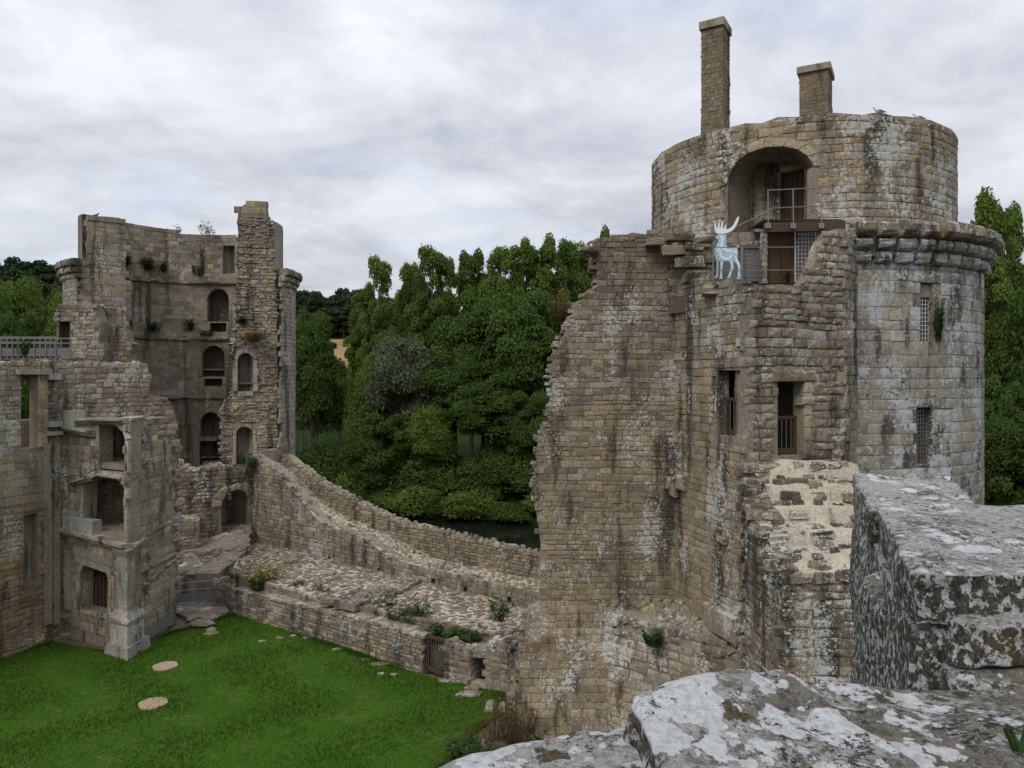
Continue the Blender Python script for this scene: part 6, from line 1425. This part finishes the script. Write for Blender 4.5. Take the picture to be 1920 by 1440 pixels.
for i in range(2): l = lobes_round(60+i, 5, 3.0, .0, 30, .7); proto(f'shrub{i}', l, 9000, .15, ('oak', 'pop')[i], .6, .08, 5.6, 3.6, 70+i)
for i in range(2): l = lobes_round(66+i, 12, 5.6, .1, 26, .9); proto(f'far{i}', l, 4000, .42, 'far', 2, .3, 12.6, 6.2, 76+i)
used = {}
def tree(key, px, Y, ytop, wpx, label, group, name='tree', cat='tree', zb=None, rz=None):
    crownm, trunkm, H, W = PROTO[key]; x = (px-960)/F*Y; z0 = ground_z(x, Y)-.1 if zb is None else zb
    zt = EYE+(HZ-ytop)/F*Y; sz = max(.2, (zt-z0)/H); sw = (wpx/F*Y)/(2*W)*(1.3 if 'poplar' in key and px > 740 and px < 1200 else 1.05)
    r_ = empty(name, (x, Y, z0)); tag(r_, label, cat, group); r_.rotation_euler = (0, 0, rg.uniform(0, 6.28) if rz is None else rz); r_.scale = (sw, sw, sz)
    link('trunk' if cat == 'tree' else 'stem', trunkm, r_); link('crown' if cat == 'tree' else 'foliage', crownm, r_); return r_
gt = 'trees on the far bank of the moat'
for key, px, Y, yt, wp, lb in (
    ('poplar0', 712, 92, 466, 74, 'slender poplar standing clear of the others against the sky'),
    ('poplar1', 686, 96, 525, 80, 'lower slim poplar leaning close to the lone poplar'),
    ('poplar2', 768, 100, 478, 62, 'thin poplar top behind the gap beside the tallest left poplar'),
    ('poplar0', 812, 90, 448, 90, 'tall bright poplar at the left of the main tree mass'),
    ('poplarL', 884, 92, 453, 78, 'yellow green poplar in the middle of the tree line'),
    ('poplar1', 848, 97, 478, 60, 'poplar between the bright one and the yellow green one'),
    ('poplar2', 940, 88, 446, 80, 'broad poplar just beside the yellow green one'),
    ('poplar0', 980, 86, 434, 86, 'full green poplar with a rounded double tip'),
    ('poplar1', 1022, 87, 429, 84, 'tallest tight poplar in the row behind the broken wall'),
    ('poplar2', 1062, 90, 434, 80, 'poplar near the broken wall with thin gaps of sky'),
    ('poplar0', 1098, 92, 440, 76, 'poplar rising just left of the ragged wall edge'),
    ('poplar1', 1132, 93, 418, 66, 'poplar tip showing above the shoulder of the broken wall'),
    ('oak0', 905, 82, 520, 190, 'wide dark oak in the middle of the bank'),
    ('oak1', 985, 78, 530, 190, 'deep green oak overhanging the water by the broken wall'),
    ('oak2', 1050, 80, 545, 160, 'dark oak close behind the ragged wall edge'),
    ('willow', 768, 78, 594, 170, 'grey green willow with soft rounded crown'),
    ('oak0', 852, 77, 640, 150, 'dense dark tree beside the willow over the water'),
    ('oak1', 790, 93, 500, 100, 'rounded dark tree filling the gap behind the tall bright poplar'),
    ('oak2', 915, 94, 482, 110, 'rounded tree between the yellow green poplar and its broad neighbour'),
    ('poplar1', 1000, 96, 452, 90, 'shaded poplar behind the double tipped one'),
    ('poplar2', 1082, 97, 455, 90, 'shaded poplar in the back row near the ragged wall'),
    ('ash', 700, 86, 665, 80, 'small bluish tree at the edge of the yellow field'),
    ('ash', 700, 79, 690, 110, 'leafy young tree below the lone poplar'),
    ('ash', 636, 112, 697, 70, 'round bush-like tree in front of the lower edge of the yellow field'),
    ('oak0', 668, 118, 690, 60, 'dark tree by the right lower corner of the yellow field'),
    ('oak1', 590, 80, 575, 130, 'dark round oak right beside the ruined tower'),
    ('oak2', 582, 96, 560, 80, 'oak behind the dark one with lighter top'),
    ('poplarL', 566, 104, 585, 70, 'yellowish tree top peering past the ruined tower'),
    ('oak2', 720, 74, 760, 150, 'low dark tree hanging over the bank below the willow'),
    ('oak1', 930, 74, 690, 170, 'low spreading tree nearest the dark water'),
    ('oak0', 1000, 72, 720, 130, 'dark low tree filling the corner by the broken wall'),
    ('ash', 810, 74, 760, 110, 'mid green bushy tree in the middle of the bank')): tree(key, px, Y, yt, wp, lb, gt)
gs_ = 'shrubs along the far bank'
sl = ['rounded light shrub on the grassy bank beside the ruined tower', 'low dark shrub by the foot of the ruined tower', 'leafy shrub with pale tips on the bank', 'wide shrub leaning over the moat']
for i in range(30):
    t = i/29; px = 560+t*450+rg.uniform(-10, 10); k = i % 3; yt = (810+rg.uniform(-30, 35), 865+rg.uniform(-25, 25), 905+rg.uniform(-10, 20))[k]+t*25; Y = (79-t*7, 76.5-t*7.5, 74.5-t*8)[k]+rg.uniform(-1, 1)
    lb = ('tall bushy shrub in the upper row on the far bank', 'leafy shrub in the middle row on the far bank of the moat', 'low shrub leaning over the dark water of the moat')[k]
    tree('shrub%d' % (1 if rg.random() < .4 else 0), px, Y, yt, rg.uniform(80, 130), lb, ('upper shrubs on the far bank', 'middle shrubs on the far bank', 'shrubs at the water edge')[k], 'shrub', 'shrub', zb=max(-1.9, ground_z((px-960)/F*Y, Y)-.3))
gr_ = 'trees behind the keep'
for key, px, Y, yt, wp, lb in (('poplar2', 1822, 60, 395, 90, 'narrow tree rising right beside the drum'), ('poplar1', 1868, 52, 338, 140, 'airy tree behind the keep with wispy pointed top'), ('poplar1', 1905, 58, 372, 110, 'tall light green tree at the edge of the view behind the keep'), ('oak0', 1838, 54, 430, 120, 'dark tree close behind the corbels of the keep'), ('oak1', 1895, 50, 560, 170, 'dense dark tree filling the space beside the keep'), ('oak2', 1880, 46, 680, 150, 'low dark green bush-like tree beside the keep wall'), ('oak0', 1960, 48, 500, 180, 'dark tree cut by the edge of the view beside the keep'), ('oak1', 1893, 43, 770, 190, 'lowest leafy thicket beside the keep above the merlon')): tree(key, px, Y, yt, wp, lb, gr_, zb=-2)
gl_ = 'woodland trees beyond the footbridge'
for i in range(16):
    px = -40+i*11+rg.uniform(-6, 6); Y = 72+rg.uniform(0, 30)+(i % 3)*14; tree(('oak0', 'oak1', 'oak2', 'ash')[i % 4], px, Y, 528+rg.uniform(-12, 40)+(i % 3)*-4, rg.uniform(90, 130), 'dark woodland tree massed behind the footbridge', gl_)
gh = 'trees on the distant hillside'
for i in range(150):
    row = i % 5; Y = 150+row*38+rg.uniform(-12, 12); px = -120+(i//5)*30+rg.uniform(-14, 14)
    if i >= 110: px = 545+(i-110)*5.5; Y = 190+(i % 4)*30+rg.uniform(-8, 8)
    x = (px-960)/F*Y
    if 605 < px < 690 and Y < 240: Y = 242+rg.uniform(0, 16); x = (px-960)/F*Y
    h = rg.uniform(9, 15); zt = ground_z(x, Y)+h; tree('far%d' % (i % 2), px, Y, HZ-(zt-EYE)/Y*F, rg.uniform(10, 15)/Y*F, 'distant tree in the wood on the far hillside', gh)

# ------------------------------------------------------------------ weeds, flowers and tufts
def plant(name, c, h, spread, nst, label, cat, kind='herb', flower=None, group=None, lsz=.085, seed=0, nl=22, parent=None):
    r = np.random.default_rng(seed+7); rr = random.Random(seed); mb = MB(); LV = []; FV = []; c = Vector(c)
    for i in range(nst):
        a = rr.uniform(0, 6.28); k = rr.random()**.6*spread; b = Vector((k*math.cos(a)*.6, k*math.sin(a)*.6, 0)); t = Vector((k*math.cos(a)*1.2, k*math.sin(a)*1.2, h*rr.uniform(.6, 1.05))); m_ = (b+t)/2+Vector((rr.uniform(-.04, .04), rr.uniform(-.04, .04), .03))
        mb.tube([b, m_, t], [.008, .006, .003], 4)
        for j in range(nl):
            q = b.lerp(t, rr.uniform(.1, 1)); an = rr.uniform(0, 6.28); d = Vector((math.cos(an), math.sin(an), rr.uniform(-.2, .6))).normalized(); s = lsz*rr.uniform(.6, 1.5); w_ = d.cross(Vector((0, 0, 1))).normalized()*s*.35
            LV.append([q, q+d*s+w_, q+d*s*2, q+d*s-w_])
        if flower:
            for j in range(7):
                q = t+Vector((rr.uniform(-.09, .09), rr.uniform(-.09, .09), rr.uniform(-.08, .05))); s = .028*rr.uniform(.7, 1.3)
                FV.append([q+Vector((s, 0, 0)), q+Vector((0, s, .01)), q+Vector((-s, 0, 0)), q+Vector((0, -s, .01))]); FV.append([q+Vector((s, 0, -.01)), q+Vector((0, 0, s)), q+Vector((-s, 0, 0)), q+Vector((0, 0, -s))])
    o = empty(name, c); tag(o, label, cat, group)
    me = bpy.data.meshes.new('stem'); me.from_pydata(mb.v, [], mb.f); me.materials.append(M_LF['herb'] if kind != 'dry' else M_LF['dry']); link('stem', me, o)
    if LV: link('leaves', np_mesh('leaves', np.array([[list(v) for v in q] for q in LV]), 4, M_LF[kind], r.uniform(0, 1, len(LV))), o, kind='stuff')
    if FV: link('flowers', np_mesh('flowers', np.array([[list(v) for v in q] for q in FV]), 4, M_LF['yel'], r.uniform(0, 1, len(FV))), o, kind='stuff')
    return o
def bp(px, py):
    z = 0.0
    for _ in range(8): x, y = gpt(px, py, z); z = bank_z(x, y)
    return (x, y, z)
def gp(px, py, z): return (*gpt(px, py, z), z)
plant('ragwort', gp(490, 1108, 1.1), 1.15, .7, 34, 'bushy ragwort with yellow flowers behind the low wall', 'plant', flower=True, seed=1)
gw = 'weeds growing behind the low wall'
for i, (px, py, h, sp, n, lb) in enumerate(((532,1112,.55,.5,24,'low green weed clump next to the ragwort'), (556,1118,.7,.35,12,'taller thin weed past the ragwort'), (598,1128,1.0,.3,9,'tall thin stalks in front of the far terrace half'), (612,1132,.8,.25,7,'spindly stalks beside the dark flat slab'), (455,1092,.6,.55,26,'tangled weeds at the start of the low wall'), (688,1152,.75,.5,30,'bright green weed clump beside the terrace footing'), (712,1162,.6,.5,24,'low weed clump past the terrace footing'), (745,1172,.75,.5,26,'leafy weeds in the middle of the near weed strip'), (790,1176,1.35,.4,14,'tallest thin weed stalks before the near terrace half'), (772,1180,.8,.5,26,'leafy weeds at the foot of the tallest stalks'), (820,1196,.6,.6,26,'dark ground weeds behind the wooden gate'), (850,1204,.55,.6,26,'dark weeds between gate and cellar mouth'), (880,1208,.6,.55,24,'weeds at the end of the strip by the rubble stump'), (905,1192,.5,.4,16,'small weed tuft at the terrace corner'), (735,1158,1.0,.25,8,'thin upright stalks in the near weed strip'))):
    plant('weed', gp(px, py, 1.1), h, sp, n, lb, 'plant', group=gw, seed=20+i)
gd = 'dry weeds at the foot of the broken wall'
for i, (px, py, h, sp, n, lb) in enumerate(((955,1395,1.1,.5,34,'tallest reddish dry weeds at the foot of the broken wall'),(985,1388,.9,.5,30,'reddish dry weeds pressed against the broken wall corner'),(925,1405,1.0,.5,26,'reddish dry weeds just right of the weathered boulder'),(1010,1392,.7,.4,22,'short dry weeds farthest right along the broken wall foot'),(895,1415,.9,.6,24,'dry weeds around the weathered boulder'),(950,1360,.9,.4,18,'dry weeds beside the small boulder touching the wall'),(975,1415,.8,.5,26,'dry weeds lowest down, next to the near parapet'))):
    plant('dry_weed', bp(px, py), h*1.15, sp, n, lb, 'plant', 'dry', group=gd, seed=50+i, nl=14, lsz=.04)
for i, (px, py, lb) in enumerate(((865,1418,'green weeds by the mossy boulder in the lawn corner'),(900,1432,'green weeds in front of the dry weeds'),(1030,1405,'green weeds creeping along the broken wall foot, nearer the dry weeds'),(1085,1400,'green weeds creeping along the broken wall foot, nearer the raised stone'))): plant('weed', bp(px, py), .5, .5, 22, lb, 'plant', group='green weeds under the near parapet', seed=60+i)
gtf = 'plants rooted in the ruined tower'
for i, (px, py, Y, h, sp, n, lb) in enumerate(((238,500,50,.9,.35,26,'dark tuft on the upper ledge nearest the pier'), (281,508,51,1.0,.4,26,'second dark tuft on the upper ledge'), (305,512,51,.8,.35,20,'third smaller tuft on the upper ledge'), (372,520,51.5,.8,.4,22,'tuft on the upper ledge below the pale stones'), (242,620,50,.6,.4,22,'low tuft on the middle ledge nearest the pier'), (285,622,51,.75,.6,34,'broad tuft on the middle ledge'), (357,622,51.5,.9,.45,30,'tall tuft on the middle ledge left of the niche'), (388,632,51,.5,.6,26,'fringe of weeds below the upper arched niche'), (455,608,45.6,.45,.35,20,'small weed on the broken ledge above the pale arched window'))):
    plant('ledge_plant', pix(px, py, Y), h, sp, n, lb, 'plant', 'herb', group=gtf, seed=80+i, lsz=.09)
plant('ledge_plant', pix(470, 640, 45.3), .6, .75, 44, 'tan dry bush on the ledge above the pale arched window', 'plant', 'straw', seed=95, lsz=.09)
for i, (px, py, Y, h, n, lb) in enumerate(((383,442,52,1.0,16,'spiky plant on the rim of the ruined tower'), (334,439,52,.55,7,'thin bare plant on the rim of the ruined tower'), (398,443,52,.55,8,'small feathery plant at the right of the rim plants'))): plant('rim_plant', pix(px, py, Y), h, .35, n, lb, 'plant', 'herb', group='plants on the tower rim', seed=100+i, lsz=.10, nl=8)
plant('bush', pix(380, 520, 51.3), 2.6, .22, 16, 'weedy streak hanging on the upper wall below the spiky plant', 'plant', seed=110, lsz=.10)
plant('bush', pix(42, 668, 31.5), .75, .3, 26, 'bright green bush growing on the crest of the house front', 'plant', seed=111, lsz=.06)
plant('bush', pix(1226, 1212, 24.4), .55, .35, 40, 'small dark bush rooted in the rubble face of the broken wall', 'plant', seed=112, lsz=.05)
plant('bush', SHAFT.pt(SHAFT.uv(1758, 640)[0], SHAFT.uv(1758, 640)[1], .0), 1.5, .22, 34, 'dark brown-green bush growing beside the upper barred window', 'plant', seed=113, lsz=.06)
plant('bush', pix(1475, 530, 24.5), .5, .15, 12, 'small weed at the foot of the boarded door', 'plant', seed=114, lsz=.04)
plant('bush', pix(470, 880, 44.0), .9, .5, 26, 'weeds on the broken crest beside the low arched niche', 'plant', seed=115, lsz=.07)
plant('dry_bush', pix(1050, 625, 27.3), 1.55, .42, 60, 'tan withered bush sprouting from the ragged edge of the broken wall', 'plant', 'straw', seed=116, lsz=.07, nl=16)
plant('daisy', Vector((1.19, 1.86, Z0+.01)), .06, .02, 3, 'tiny weed with white flower rooted in the near ledge', 'plant', seed=117, lsz=.004, nl=4, flower=None)
plant('weed', pix(940, 1165, 27.8), .8, .4, 18, 'weeds on the mossy rubble against the broken wall', 'plant', seed=118)
# dry sticks below the deer
mb_r = empty('stick_pile', pix(1355, 530, 24.0)); tag(mb_r, 'small pile of dry sticks on the wall ledge under the deer', 'sticks')
for i in range(9): mb = MB(); a = pix(1333+rg.uniform(0, 25), 531+rg.uniform(0, 9), 23.8+rg.uniform(0, .3)); b = a+Vector((rg.uniform(.3, .65), rg.uniform(-.2, .2), rg.uniform(-.06, .1))); mb.bar(a, b, .02, 5, .01); mb.build('stick', M_BARK, mb_r)

# ------------------------------------------------------------------ birds
M_GULL = mat_plain('white_feathers', (.72, .72, .72), .6, .05, 5); M_GREY = mat_plain('grey_feathers', (.30, .31, .33), .6, .1, 5); M_DARKF = mat_plain('dark_feathers', (.06, .06, .07), .6, .2, 5); M_BEAK = mat_plain('yellow_beak', (.55, .36, .05), .5, .1, 5)
def bird(name, c, s, label, body, wing_, head, face=1, group=None):
    r_ = empty(name, c); tag(r_, label, 'bird', group); c = Vector(c)
    def B(v): return c+Vector((v[0]*face, v[1], v[2]))*s
    mb = MB(); mb.tube([B(p) for p in ((.30, 0, .16), (.22, 0, .17), (.08, 0, .19), (-.10, 0, .22), (-.20, 0, .29), (-.25, 0, .36), (-.30, 0, .40), (-.36, 0, .395))], [.01*s, .035*s, .085*s, .10*s, .075*s, .055*s, .055*s, .02*s], 9); mb.build('body', body, r_, smooth=True)
    for sd in (-1, 1):
        mb = MB(); mb.tube([B(p) for p in ((-.12, sd*.075, .24), (.05, sd*.095, .22), (.22, sd*.06, .17), (.42, sd*.02, .14))], [.03*s, .055*s, .035*s, .006*s], 6); mb.build('wing', wing_, r_, smooth=True)
        mb = MB(); mb.bar(B((-.02, sd*.04, .13)), B((-.02, sd*.04, 0)), .009*s, 5); mb.build('leg', M_BEAK, r_)
    mb = MB(); mb.bar(B((-.345, 0, .395)), B((-.42, 0, .375)), .016*s, 6, .004*s); mb.build('beak', M_BEAK if head else M_DARKF, r_)
for (px, lb, f_) in ((1657, 'white gull on the drum rim, the one nearer the chimneys', 1), (1735, 'white gull on the drum rim, farther from the chimneys', 1)):
    u = DRUM.uv(px, 225)[0]; bird('gull', DRUM.pt(u, RIM+.02+.10*noise.noise(Vector(((u+11)/.55*.7, 2, 1))), -.25), .62, lb, M_GULL, M_GREY, True, f_, 'gulls on the drum rim')
for px, py, Y, lb in ((179, 408, 45.2, 'dark pigeon on the pier of the ruined tower'), (309, 436, 52.5, 'dark pigeon on the rim of the ruined tower, sitting up'), (320, 438, 52.5, 'dark pigeon on the rim of the ruined tower, crouching')): bird('pigeon', pix(px, py, Y), .62, lb, M_DARKF, M_DARKF, False, -1, 'pigeons on the ruined tower')
bird('pigeon', pix(178, 861, 31.6), .5, 'pigeon perched inside the upper pavilion niche', M_DARKF, M_DARKF, False, 1)
